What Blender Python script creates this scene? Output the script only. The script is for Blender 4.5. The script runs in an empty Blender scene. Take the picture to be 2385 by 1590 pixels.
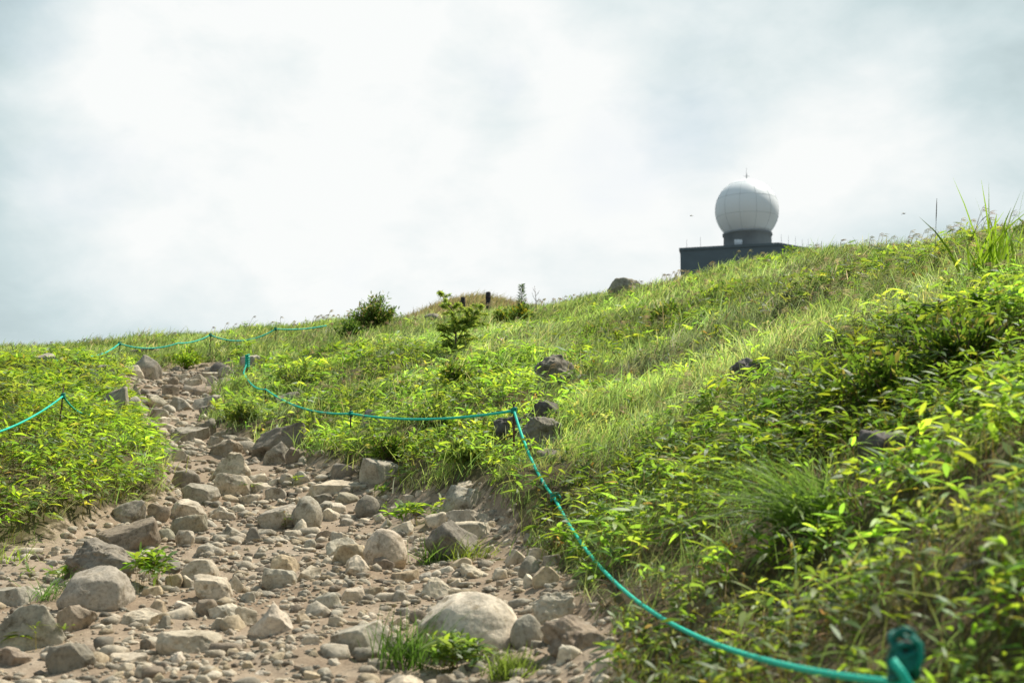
import bpy, bmesh, math
import numpy as np
from mathutils import Vector, Matrix

rng = np.random.default_rng(11)
sc = bpy.context.scene
C = sc.collection

# ------------------------------------------------------------------ camera
PW, PH = 2385.0, 1590.0
LENS = 50.0
F = LENS / 36.0 * PW
EYE = 1.5
LEVEL = 1250.0
PITCH = math.atan((LEVEL - PH / 2) / F)
cam_d = bpy.data.cameras.new("camera")
cam = bpy.data.objects.new("camera", cam_d); C.objects.link(cam)
cam.location = (0, 0, EYE)
cam.rotation_euler = (math.pi / 2 + PITCH, 0, 0)
cam_d.lens = LENS; cam_d.sensor_width = 36.0
cam_d.clip_start = 0.05; cam_d.clip_end = 5000
cam_d.dof.use_dof = True
cam_d.dof.focus_distance = 16.0
cam_d.dof.aperture_fstop = 2.8
sc.camera = cam

# ------------------------------------------------------------------ light
SUN = Vector((0.43, 0.34, 0.84)).normalized()
SUN_EL = math.asin(SUN.z); SUN_AZ = math.atan2(SUN.x, SUN.y)
sun_d = bpy.data.lights.new("sun", 'SUN')
sun_d.energy = 5.0; sun_d.angle = math.radians(0.6); sun_d.color = (1.0, 0.94, 0.83)
sun = bpy.data.objects.new("sun", sun_d); C.objects.link(sun)
sun.location = SUN * 40
sun.rotation_euler = SUN.to_track_quat('Z', 'Y').to_euler()
sc.view_settings.view_transform = 'Standard'
sc.view_settings.look = 'None'
sc.view_settings.exposure = 0.28
sc.view_settings.gamma = 1.0
sc.cycles.max_bounces = 8
sc.cycles.diffuse_bounces = 3
sc.cycles.transmission_bounces = 4
sc.cycles.transparent_max_bounces = 4
sc.cycles.use_adaptive_sampling = True
sc.cycles.adaptive_threshold = 0.02


def pix_dir(px, py):
    cx = (px - PW / 2) / F; cy = (PH / 2 - py) / F
    return np.array([cx, math.cos(PITCH) - cy * math.sin(PITCH), math.sin(PITCH) + cy * math.cos(PITCH)])


def at(px, py, D):
    d = pix_dir(px, py); t = D / d[1]
    return np.array([d[0] * t, D, EYE + d[2] * t])


def project(P):
    y = P[..., 1]; z = P[..., 2] - EYE
    f = y * math.cos(PITCH) + z * math.sin(PITCH)
    u = -y * math.sin(PITCH) + z * math.cos(PITCH)
    f = np.where(np.abs(f) < 1e-6, 1e-6, f)
    return PW / 2 + F * P[..., 0] / f, PH / 2 - F * u / f, f


# ------------------------------------------------------------------ world: Nishita sky behind a broken cloud deck
world = bpy.data.worlds.new("World"); sc.world = world; world.use_nodes = True
nt = world.node_tree; nt.nodes.clear(); N = nt.nodes; Lk = nt.links
wout = N.new('ShaderNodeOutputWorld')
sky = N.new('ShaderNodeTexSky'); sky.sky_type = 'NISHITA'; sky.sun_disc = False
sky.sun_elevation = SUN_EL; sky.sun_rotation = SUN_AZ; sky.altitude = 1900
bg_sky = N.new('ShaderNodeBackground'); bg_sky.inputs['Strength'].default_value = 0.12
Lk.new(sky.outputs['Color'], bg_sky.inputs['Color'])
tc = N.new('ShaderNodeTexCoord')
nrm = N.new('ShaderNodeVectorMath'); nrm.operation = 'NORMALIZE'
Lk.new(tc.outputs['Generated'], nrm.inputs[0])


def wmath(op, a, b=None, clamp=False):
    n = N.new('ShaderNodeMath'); n.operation = op; n.use_clamp = clamp
    for i, v in enumerate((a, b)):
        if v is None: continue
        if isinstance(v, (int, float)): n.inputs[i].default_value = v
        else: Lk.new(v, n.inputs[i])
    return n.outputs[0]


def wnoise(scale, detail, rough, off, zs=1.0, dist=0.0):
    m = N.new('ShaderNodeMapping'); m.inputs['Location'].default_value = off
    m.inputs['Scale'].default_value = (1, 1, zs)
    Lk.new(nrm.outputs[0], m.inputs['Vector'])
    n = N.new('ShaderNodeTexNoise'); n.inputs['Scale'].default_value = scale
    n.inputs['Detail'].default_value = detail; n.inputs['Roughness'].default_value = rough
    n.inputs['Distortion'].default_value = dist
    Lk.new(m.outputs[0], n.inputs['Vector'])
    return n.outputs['Fac']


def lobe(px, py, half_px, amp):
    """soft bright or dim patch of cloud around one direction of the sky"""
    d = pix_dir(px, py); d = d / np.linalg.norm(d)
    dt = N.new('ShaderNodeVectorMath'); dt.operation = 'DOT_PRODUCT'
    Lk.new(nrm.outputs[0], dt.inputs[0]); dt.inputs[1].default_value = d
    mr = N.new('ShaderNodeMapRange'); mr.interpolation_type = 'SMOOTHERSTEP'
    mr.inputs['From Min'].default_value = math.cos(math.atan(half_px / F)); mr.inputs['From Max'].default_value = 1.0
    mr.inputs['To Min'].default_value = 0.0; mr.inputs['To Max'].default_value = amp
    Lk.new(dt.outputs['Value'], mr.inputs['Value'])
    return mr.outputs[0]


n1 = wnoise(4.6, 6, 0.52, (1.3, 7.9, 4.2), 1.9)
n2 = wnoise(12.0, 6, 0.58, (2.3, 5.2, 8.6), 1.6, 0.3)
acc = wmath('ADD', wmath('MULTIPLY', wmath('SUBTRACT', n1, 0.5), 1.25), wmath('MULTIPLY', wmath('SUBTRACT', n2, 0.5), 0.62))
acc = wmath('ADD', acc, -0.40)
for args in ((1200, 700, 4600, 0.53), (1000, 560, 1500, 0.30), (1720, 330, 620, 0.30), (560, 300, 620, 0.24), (900, 440, 800, 0.26), (1250, 230, 380, 0.16),
             (200, 590, 260, 0.16), (60, 740, 520, -0.03), (2330, 260, 760, 0.06), (2380, 130, 420, 0.12), (1500, 30, 620, -0.04), (2200, 60, 700, 0.08), (500, 180, 300, -0.10),
             (300, 40, 420, 0.16), (1120, 170, 190, -0.16), (80, 60, 170, -0.16), (480, 640, 420, -0.05), (1010, 290, 240, -0.10),
             (2250, 480, 500, -0.03)):
    acc = wmath('ADD', acc, lobe(*args))
cr = N.new('ShaderNodeValToRGB')
Lk.new(acc, cr.inputs['Fac'])
e = cr.color_ramp.elements
e[0].position = 0.0; e[0].color = (0.36, 0.46, 0.52, 1)
e[1].position = 0.86; e[1].color = (1.0, 1.02, 1.01, 1)
for p_, c_ in ((0.13, (0.53, 0.645, 0.665, 1)), (0.34, (0.645, 0.765, 0.785, 1)), (0.58, (0.82, 0.90, 0.91, 1))):
    x = cr.color_ramp.elements.new(p_); x.color = c_
bg_cl = N.new('ShaderNodeBackground'); bg_cl.inputs['Strength'].default_value = 0.79
Lk.new(cr.outputs['Color'], bg_cl.inputs['Color'])
n3 = wnoise(6.0, 5, 0.5, (1.3, 5.2, 9.6), 1.3)
cov = N.new('ShaderNodeMapRange'); cov.inputs['From Min'].default_value = 0.30; cov.inputs['From Max'].default_value = 0.43
cov.inputs['To Min'].default_value = 0.90; cov.inputs['To Max'].default_value = 1.0
Lk.new(wmath('ADD', n3, wmath('ADD', lobe(1120, 170, 150, -0.20), lobe(80, 50, 160, -0.2))), cov.inputs['Value'])
mixs = N.new('ShaderNodeMixShader')
Lk.new(cov.outputs[0], mixs.inputs['Fac']); Lk.new(bg_sky.outputs[0], mixs.inputs[1]); Lk.new(bg_cl.outputs[0], mixs.inputs[2])
Lk.new(mixs.outputs[0], wout.inputs['Surface'])


# ------------------------------------------------------------------ noise and terrain
def _h(i, j, s):
    v = np.sin(i * 127.1 + j * 311.7 + s * 74.7) * 43758.5453
    return v - np.floor(v)


def vnoise(x, y, s=0):
    xi = np.floor(x); yi = np.floor(y); fx = x - xi; fy = y - yi
    fx = fx * fx * (3 - 2 * fx); fy = fy * fy * (3 - 2 * fy)
    return (_h(xi, yi, s) * (1 - fx) + _h(xi + 1, yi, s) * fx) * (1 - fy) + (_h(xi, yi + 1, s) * (1 - fx) + _h(xi + 1, yi + 1, s) * fx) * fy


CTRL = [  # pixel column, pixel row of the bare ground, distance ahead in metres
    (-300, 1590, 7.4), (250, 1590, 7.3), (700, 1590, 7.3), (1100, 1590, 7.1), (1400, 1590, 6.4), (700, 1450, 9.2), (300, 1450, 9.3), (1300, 1430, 8.4),
    (0, 1345, 11.5), (300, 1330, 11.8), (600, 1320, 11.8), (950, 1320, 11.3), (1250, 1340, 9.7),
    (420, 1185, 15.6), (640, 1160, 16), (900, 1160, 15.3), (1130, 1160, 13.5), (370, 1060, 19.5), (480, 1050, 20), (640, 1055, 19),
    (330, 955, 25), (430, 950, 25), (500, 950, 25), (330, 885, 30), (430, 878, 31), (540, 878, 30), (440, 850, 34),
    (-200, 1270, 12.7), (0, 1275, 12.7), (200, 1235, 13.6), (-400, 1130, 13.8), (0, 1145, 13.8), (180, 1120, 15.2), (300, 1060, 18.2), (250, 960, 23),
    (-300, 990, 18), (0, 1000, 18), (180, 1000, 19), (-200, 900, 25), (0, 905, 25), (200, 900, 26.5),
    (0, 850, 34), (200, 846, 36), (430, 828, 38), (0, 824, 48), (-500, 838, 46), (300, 802, 46), (600, 778, 46), (850, 758, 44), (1000, 760, 42), (1250, 728, 42),
    (1500, 688, 39), (1700, 650, 32), (2000, 618, 28), (2385, 598, 18), (2900, 600, 14),
    (580, 893, 29.5), (700, 900, 26), (720, 1000, 21), (820, 1030, 18.3), (980, 1070, 16), (800, 850, 30), (1000, 850, 26), (1000, 950, 20), (1190, 1060, 14.6), (1195, 1130, 13.5),
    (1300, 930, 18.5), (1300, 850, 23), (1300, 770, 32), (1500, 1050, 12.5), (1500, 900, 18), (1500, 800, 24), (1500, 730, 32),
    (1450, 1440, 7.5), (1650, 1530, 6.3), (1650, 1330, 7.9), (1700, 1200, 9.0), (1700, 1000, 11.5), (1700, 850, 16), (1700, 750, 22),
    (2000, 1590, 5.0), (2000, 1400, 5.9), (2000, 1100, 7.8), (2000, 900, 10.5), (2000, 750, 14.5), (2000, 672, 20),
    (2385, 1590, 4.3), (2385, 1300, 5.2), (2385, 1000, 7.2), (2385, 800, 9.7), (2385, 680, 13), (2900, 1300, 5.0), (2900, 900, 7.8), (2900, 720, 11),
    (0, 852, 70), (-500, 868, 70), (300, 836, 70), (600, 815, 70), (1000, 800, 64), (1250, 768, 64), (1500, 722, 60), (1700, 688, 52), (2000, 655, 45), (2385, 675, 32), (2900, 700, 26),
    (1100, 702, 92), (950, 758, 92), (1280, 752, 92), (1110, 775, 130), (1110, 780, 72),
    (300, 1000, 175), (1000, 850, 175), (1500, 715, 175), (1720, 664, 175), (2000, 650, 178), (2385, 700, 175), (2900, 800, 175), (-500, 1050, 175),
    (-500, 1200, 450), (300, 1200, 450), (1000, 1150, 450), (1800, 1000, 450), (2900, 1100, 450),
    (0, 1300, 1500), (1200, 1300, 1500), (2400, 1300, 1500),
]
_pts = []
for px, py, D in CTRL:
    p = at(px, py, D); _pts.append((p[0], p[1], p[2]))
_pts += [(-1.5, 1.0, .08), (0.3, 1.0, .10), (1.2, 1.0, .45), (-3.0, 3.0, .36), (0, 3.2, .33), (1.0, 3.2, .45), (2.2, 2.6, 1.2), (-1.5, 5, .51), (0.4, 5, .53),
         (-4, 1, .5), (3.5, 1.0, 1.7), (-9, 4, 1.5), (9, 4, 4.2), (-40, 20, 7), (40, 20, 13), (-150, 60, 10), (150, 60, 30)]
_pts = np.array(_pts)
SX, SL = 2.4, 1.0


def _cr(x, y):
    r = np.hypot(x, y); return np.stack([np.clip(np.arctan2(x, y), -1.3, 1.3) * SX, np.log(np.maximum(r, 0.5)) * SL], -1), r


_X, _R = _cr(_pts[:, 0], _pts[:, 1])
_G = _pts[:, 2] / _R


def _phi(d2): return np.where(d2 > 1e-12, 0.5 * d2 * np.log(np.maximum(d2, 1e-12)), 0)


_n = len(_X)
_K = _phi(((_X[:, None] - _X[None]) ** 2).sum(-1)) + np.eye(_n) * 4e-4
_P = np.hstack([np.ones((_n, 1)), _X])
_A = np.block([[_K, _P], [_P.T, np.zeros((3, 3))]])
_W = np.linalg.solve(_A, np.concatenate([_G, np.zeros(3)]))
GT = np.linspace(-1.3, 1.3, 781); GL = np.linspace(math.log(0.5), math.log(1500), 700)
_gx = np.stack(np.meshgrid(GT * SX, GL * SL, indexing='ij'), -1).reshape(-1, 2)
GG = np.empty(len(_gx))
for i in range(0, len(_gx), 40000):
    q = _gx[i:i + 40000]
    GG[i:i + 40000] = _phi(((q[:, None] - _X[None]) ** 2).sum(-1)) @ _W[:_n] + _W[_n] + q @ _W[_n + 1:]
GG = GG.reshape(len(GT), len(GL))


def _bil(T, th, l):
    a = np.clip((th - GT[0]) / (GT[1] - GT[0]), 0, len(GT) - 1.001); b = np.clip((l - GL[0]) / (GL[1] - GL[0]), 0, len(GL) - 1.001)
    i = a.astype(int); j = b.astype(int); a = a - i; b = b - j
    return (T[i, j] * (1 - a) + T[i + 1, j] * a) * (1 - b) + (T[i, j + 1] * (1 - a) + T[i + 1, j + 1] * a) * b


PATH = np.array([(-400, 1345), (-100, 1325), (30, 1282), (130, 1252), (230, 1215), (330, 1196), (395, 1158), (372, 1085), (345, 1035), (325, 985), (292, 935), (285, 895),
                 (330, 872), (420, 852), (480, 842), (540, 850), (560, 872), (522, 922), (500, 962), (492, 1000), (560, 1022), (610, 1045), (700, 1048), (765, 1095), (850, 1135),
                 (940, 1158), (1000, 1145), (1140, 1150), (1185, 1195), (1212, 1245), (1262, 1280), (1300, 1335), (1365, 1395), (1430, 1460), (1440, 1520), (1415, 1590), (1300, 2100), (700, 4000),
                 (-900, 4000), (-900, 1400)], float)


def in_poly(px, py, poly):
    inside = np.zeros(px.shape, bool); n = len(poly)
    for i in range(n):
        x0, y0 = poly[i]; x1, y1 = poly[(i + 1) % n]
        c = ((y0 > py) != (y1 > py)) & (px < (x1 - x0) * (py - y0) / ((y1 - y0) if y1 != y0 else 1e-9) + x0)
        inside ^= c
    return inside


_th, _l = np.meshgrid(GT, GL, indexing='ij'); _r = np.exp(_l)
_P3 = np.stack([_r * np.sin(_th), _r * np.cos(_th), _r * GG], -1)
_u, _v, _f = project(_P3)
MASK = (in_poly(_u, _v, PATH) & (_r < 37) & (_f > 0.3)).astype(float)
MASK[(_r < 4.5)] = np.where((_P3[..., 0] < 0.75) & (_P3[..., 0] > -5), 1.0, 0.0)[(_r < 4.5)]
for _ in range(3):
    M2 = MASK.copy(); M2[1:-1] = (MASK[:-2] + 2 * MASK[1:-1] + MASK[2:]) / 4; MASK = M2.copy()
    M2[:, 1:-1] = (MASK[:, :-2] + 2 * MASK[:, 1:-1] + MASK[:, 2:]) / 4; MASK = M2


def mask(x, y):
    r = np.hypot(x, y); th = np.arctan2(x, y)
    m = _bil(MASK, th, np.log(np.maximum(r, 0.5)))
    return np.where(np.abs(th) > 1.25, 0.0, m)


def height(x, y):
    x = np.asarray(x, float); y = np.asarray(y, float)
    r = np.hypot(x, y); th = np.arctan2(x, y)
    g = _bil(GG, th, np.log(np.maximum(r, 0.5)))
    back = np.clip((np.abs(th) - 1.0) / 1.6, 0, 1); g = g * (1 - back) + (0.02 - 0.12 * np.clip(r / 80, 0, 1)) * back
    z = g * r
    m = mask(x, y)
    bump_p = 0.09 * (vnoise(x * 0.9, y * 0.9, 1) - .5) + 0.085 * (vnoise(x * 2.7, y * 2.7, 2) - .5) + 0.02 * (vnoise(x * 8, y * 8, 3) - .5)
    bump_v = 0.36 * (vnoise(x * 0.8, y * 0.8, 4) - .5) + 0.12 * (vnoise(x * 2.2, y * 2.2, 5) - .5)
    fade = np.clip((r - 0.5) / 2, 0, 1) * np.clip((160 - r) / 100, 0, 1)
    return z + fade * (bump_p * m + (bump_v + 0.13 * np.clip((40 - r) / 8, 0, 1) * np.clip((r - 9.0) / 3.5, 0.0, 1)) * (1 - m))


def hit(px, py, rmin=2.0, rmax=110.0):
    d = pix_dir(px, py); hl = math.hypot(d[0], d[1])
    t = np.exp(np.linspace(math.log(rmin), math.log(rmax), 1600)) / hl
    X = d[0] * t; Y = d[1] * t; Z = EYE + d[2] * t
    dz = height(X, Y) - Z
    k = np.argmax(dz > 0)
    if dz[k] <= 0: k = len(t) - 1
    if k == 0: k = 1
    a, b = dz[k - 1], dz[k]; s = 0 if b == a else -a / (b - a)
    tt = t[k - 1] + (t[k] - t[k - 1]) * min(max(s, 0), 1)
    return np.array([d[0] * tt, d[1] * tt, EYE + d[2] * tt])


def ground(x, y): return float(height(np.array([x]), np.array([y]))[0])


# ------------------------------------------------------------------ mesh and object helpers
def mesh_np(name, V, polys, mat=None, cols=None, smooth=False, extra=None):
    """V n x 3, polys m x k with one k"""
    V = np.ascontiguousarray(V, np.float32).reshape(-1, 3)
    me = bpy.data.meshes.new(name)
    if not isinstance(polys, list): polys = [polys]
    polys = [np.asarray(p, np.int32) for p in polys if len(p)]
    me.vertices.add(len(V)); me.vertices.foreach_set('co', V.ravel())
    idx = np.concatenate([p.ravel() for p in polys])
    tot = np.concatenate([np.full(len(p), p.shape[1], np.int32) for p in polys])
    start = np.concatenate([[0], np.cumsum(tot)[:-1]]).astype(np.int32)
    me.loops.add(len(idx)); me.loops.foreach_set('vertex_index', idx)
    me.polygons.add(len(tot)); me.polygons.foreach_set('loop_start', start)
    if smooth: me.polygons.foreach_set('use_smooth', np.ones(len(tot), bool))
    me.update(calc_edges=True)
    if cols is not None:
        at_ = me.attributes.new('Col', 'FLOAT_COLOR', 'POINT')
        c = np.ones((len(V), 4), np.float32); c[:, :3] = cols; at_.data.foreach_set('color', c.ravel())
    if extra:
        for k, v in extra.items():
            a = me.attributes.new(k, 'FLOAT', 'POINT'); a.data.foreach_set('value', np.ascontiguousarray(v, np.float32))
    if mat: me.materials.append(mat)
    return me


def obj(name, me, parent=None, loc=(0, 0, 0)):
    o = bpy.data.objects.new(name, me); C.objects.link(o); o.location = loc
    if parent is not None: o.parent = parent
    return o


def empty(name, loc, rotz=0.0):
    o = bpy.data.objects.new(name, None); C.objects.link(o); o.location = loc; o.rotation_euler = (0, 0, rotz)
    o.empty_display_size = 0.1
    return o


def tag(o, label=None, cat=None, group=None, kind=None):
    if label: o['label'] = label
    if cat: o['category'] = cat
    if group: o['group'] = group
    if kind: o['kind'] = kind
    return o


def tube(pts, rad, seg=8, strands=0, pitch=0.0):
    """swept tube; rad a number or one per point"""
    P = np.asarray(pts, float); n = len(P)
    T = np.gradient(P, axis=0); T /= np.maximum(np.linalg.norm(T, axis=1, keepdims=True), 1e-9)
    up = np.array([0, 0, 1.0]); ref = np.where((np.abs(T @ up) > 0.95)[:, None], np.array([[1.0, 0, 0]]), up[None])
    if np.any(np.abs(T @ up) > 0.95): ref[:] = np.array([0.3, 1.0, 0.2]) / 1.06
    A = np.cross(T, ref); A /= np.maximum(np.linalg.norm(A, axis=1, keepdims=True), 1e-9); B = np.cross(T, A)
    s = np.concatenate([[0], np.cumsum(np.linalg.norm(np.diff(P, axis=0), axis=1))])
    a = np.linspace(0, 2 * np.pi, seg, endpoint=False)
    R = np.broadcast_to(np.asarray(rad, float), (n,))[:, None] * np.ones((1, seg))
    if strands: R = R * (1 + 0.07 * np.cos(strands * (a[None] - s[:, None] * pitch)))
    V = P[:, None] + R[..., None] * (A[:, None] * np.cos(a)[None, :, None] + B[:, None] * np.sin(a)[None, :, None])
    i = np.arange(n - 1)[:, None] * seg; j = np.arange(seg)[None]; k = (j + 1) % seg
    Q = np.stack([i + j, i + k, i + seg + k, i + seg + j], -1).reshape(-1, 4)
    V = np.concatenate([V.reshape(-1, 3), P[:1], P[-1:]])
    c0 = n * seg; jj = np.arange(seg)
    T0 = np.stack([np.full(seg, c0), (jj + 1) % seg, jj], -1); T1 = np.stack([np.full(seg, c0 + 1), (n - 1) * seg + jj, (n - 1) * seg + (jj + 1) % seg], -1)
    return V, Q, np.concatenate([T0, T1])


class MB:
    def __init__(s): s.V = []; s.Q = []; s.T = []; s.C = []; s.n = 0
    def add(s, V, Q=None, T=None, col=None):
        V = np.asarray(V, float).reshape(-1, 3)
        if Q is not None and len(Q): s.Q.append(np.asarray(Q) + s.n)
        if T is not None and len(T): s.T.append(np.asarray(T) + s.n)
        if col is not None:
            col = np.asarray(col, float); s.C.append(np.broadcast_to(col, (len(V), 3)) if col.ndim == 1 else col)
        s.V.append(V); s.n += len(V); return s
    def tube(s, pts, rad, seg=8, col=None, **k):
        V, Q, T = tube(pts, rad, seg, **k); return s.add(V, Q, T, col)
    def box(s, lo, hi, col=None):
        x0, y0, z0 = lo; x1, y1, z1 = hi
        V = [(x0, y0, z0), (x1, y0, z0), (x1, y1, z0), (x0, y1, z0), (x0, y0, z1), (x1, y0, z1), (x1, y1, z1), (x0, y1, z1)]
        return s.add(V, [(0, 3, 2, 1), (4, 5, 6, 7), (0, 1, 5, 4), (1, 2, 6, 5), (2, 3, 7, 6), (3, 0, 4, 7)], None, col)
    def build(s, name, mat, parent=None, loc=(0, 0, 0), smooth=False):
        polys = []
        if s.Q: polys.append(np.concatenate(s.Q))
        if s.T: polys.append(np.concatenate(s.T))
        V = np.concatenate(s.V)
        return obj(name, mesh_np(name, V, polys, mat, np.concatenate(s.C) if s.C else None, smooth), parent, loc)


def blades(base, dirv, L, Wd, droop, side, col, prof, bend=None, tipcol=None):
    """flat leaves or grass blades: base n x 3, unit direction, length, width, droop as a share of length, unit side vector, colour"""
    n = len(base); ns = len(prof); t = np.linspace(0, 1, ns)[None, :, None]; prof = np.asarray(prof)[None, :, None]
    L = np.broadcast_to(L, (n,))[:, None, None]; Wd = np.broadcast_to(Wd, (n,))[:, None, None]; droop = np.broadcast_to(droop, (n,))[:, None, None]
    c = base[:, None] + dirv[:, None] * L * t + np.array([0, 0, -1.0]) * droop * L * t * t
    if bend is not None: c = c + bend[:, None] * L * t * t
    h = side[:, None] * Wd * prof * 0.5
    V = np.stack([c - h, c + h], 2).reshape(-1, 3)
    b = np.arange(n)[:, None, None] * (2 * ns); s = np.arange(ns - 1)[None, :, None] * 2
    Q = (b + s + np.array([0, 1, 3, 2])[None, None]).reshape(-1, 4)
    cc = np.repeat(col[:, None], 2 * ns, 1)
    if tipcol is not None:
        tt = np.repeat(np.linspace(0, 1, ns), 2)[None, :, None]; cc = cc * (1 - tt) + tipcol[:, None] * tt
    return V, Q, cc.reshape(-1, 3)


# ------------------------------------------------------------------ materials
def newmat(name):
    m = bpy.data.materials.new(name); m.use_nodes = True; m.node_tree.nodes.clear()
    return m, m.node_tree.nodes, m.node_tree.links


def nd(nodes, typ, **kw):
    n = nodes.new(typ)
    for k, v in kw.items():
        if k in n.inputs: n.inputs[k].default_value = v
        else: setattr(n, k, v)
    return n


def noise_node(nodes, links, vec, scale, detail=4, rough=0.55):
    n = nd(nodes, 'ShaderNodeTexNoise', Scale=scale, Detail=detail, Roughness=rough); links.new(vec, n.inputs['Vector']); return n.outputs['Fac']


def ramp(nodes, links, fac, stops):
    r = nodes.new('ShaderNodeValToRGB'); links.new(fac, r.inputs['Fac']); el = r.color_ramp.elements
    while len(el) < len(stops): el.new(0.5)
    for q, (p, c) in zip(el, stops): q.position = p; q.color = (c[0], c[1], c[2], 1) if len(c) == 3 else c
    return r.outputs['Color']


def mixc(nodes, links, fac, a, b, mode='MIX'):
    m = nodes.new('ShaderNodeMix'); m.data_type = 'RGBA'; m.blend_type = mode
    for sock, v in ((m.inputs[0], fac), (m.inputs[6], a), (m.inputs[7], b)):
        if hasattr(v, 'is_linked'): links.new(v, sock)
        elif isinstance(v, (int, float)): sock.default_value = v
        else: sock.default_value = (*v, 1)
    return m.outputs[2]


def leaf_mat(name, trans=(2.6, 2.45, 1.15), mixf=0.58, gloss=0.035, rough=0.5):
    m, n, l = newmat(name)
    a = nd(n, 'ShaderNodeAttribute', attribute_name='Col')
    d = n.new('ShaderNodeBsdfDiffuse'); l.new(a.outputs['Color'], d.inputs['Color'])
    t = n.new('ShaderNodeBsdfTranslucent')
    l.new(mixc(n, l, 1.0, a.outputs['Color'], trans, 'MULTIPLY'), t.inputs['Color'])
    mx = nd(n, 'ShaderNodeMixShader'); mx.inputs[0].default_value = mixf; l.new(d.outputs[0], mx.inputs[1]); l.new(t.outputs[0], mx.inputs[2])
    g = nd(n, 'ShaderNodeBsdfGlossy', Roughness=rough); g.inputs['Color'].default_value = (0.9, 0.95, 0.9, 1)
    fr = nd(n, 'ShaderNodeFresnel', IOR=1.35)
    mm = nd(n, 'ShaderNodeMath', operation='MULTIPLY'); l.new(fr.outputs[0], mm.inputs[0]); mm.inputs[1].default_value = gloss
    m2 = n.new('ShaderNodeMixShader'); l.new(mm.outputs[0], m2.inputs[0]); l.new(mx.outputs[0], m2.inputs[1]); l.new(g.outputs[0], m2.inputs[2])
    o = n.new('ShaderNodeOutputMaterial'); l.new(m2.outputs[0], o.inputs['Surface'])
    return m


def plain_mat(name, col, rough=0.7, var=0.25, scale=30.0, bump=0.0, spec=0.3, metallic=0.0):
    m, n, l = newmat(name)
    g = n.new('ShaderNodeNewGeometry')
    f = noise_node(n, l, g.outputs['Position'], scale)
    c = ramp(n, l, f, [(0.25, tuple(v * (1 - var) for v in col)), (0.75, tuple(v * (1 + var) for v in col))])
    p = nd(n, 'ShaderNodeBsdfPrincipled', Roughness=rough, Metallic=metallic); l.new(c, p.inputs['Base Color']); p.inputs['Specular IOR Level'].default_value = spec
    if bump:
        b = nd(n, 'ShaderNodeBump', Strength=bump, Distance=0.01); l.new(f, b.inputs['Height']); l.new(b.outputs[0], p.inputs['Normal'])
    o = n.new('ShaderNodeOutputMaterial'); l.new(p.outputs[0], o.inputs['Surface'])
    return m


def rock_mat(name, attr):
    m, n, l = newmat(name)
    g = n.new('ShaderNodeNewGeometry'); pos = g.outputs['Position']
    if attr: base = nd(n, 'ShaderNodeAttribute', attribute_name='Col').outputs['Color']
    else: base = n.new('ShaderNodeObjectInfo').outputs['Color']
    f1 = noise_node(n, l, pos, 5.5, 6, 0.62); f2 = noise_node(n, l, pos, 42.0, 5, 0.65); f3 = noise_node(n, l, pos, 15.0, 5, 0.6)
    c = mixc(n, l, 1.0, base, ramp(n, l, f1, [(0.30, (0.62, 0.60, 0.56)), (0.5, (1.0, 0.985, 0.96)), (0.68, (1.22, 1.18, 1.12))]), 'MULTIPLY')
    c = mixc(n, l, 1.0, c, ramp(n, l, f2, [(0.32, (0.70, 0.69, 0.67)), (0.5, (1, 1, 1)), (0.7, (1.18, 1.18, 1.16))]), 'MULTIPLY')
    lich = ramp(n, l, f3, [(0.60, (0, 0, 0)), (0.68, (1, 1, 1))])
    lf = nd(n, 'ShaderNodeMath', operation='MULTIPLY'); l.new(lich, lf.inputs[0]); lf.inputs[1].default_value = 0.35
    c = mixc(n, l, lf.outputs[0], c, (0.30, 0.30, 0.25))
    f4 = noise_node(n, l, pos, 8.5, 7, 0.7)
    c = mixc(n, l, 1.0, c, ramp(n, l, f4, [(0.36, (0.55, 0.52, 0.47)), (0.46, (1, 1, 1))]), 'MULTIPLY')
    p = nd(n, 'ShaderNodeBsdfPrincipled', Roughness=0.88); l.new(c, p.inputs['Base Color']); p.inputs['Specular IOR Level'].default_value = 0.22
    hsum = nd(n, 'ShaderNodeMath', operation='ADD'); l.new(f2, hsum.inputs[0]); l.new(f3, hsum.inputs[1])
    b = nd(n, 'ShaderNodeBump', Strength=0.6, Distance=0.010); l.new(hsum.outputs[0], b.inputs['Height']); l.new(b.outputs[0], p.inputs['Normal'])
    o = n.new('ShaderNodeOutputMaterial'); l.new(p.outputs[0], o.inputs['Surface'])
    return m


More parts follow.
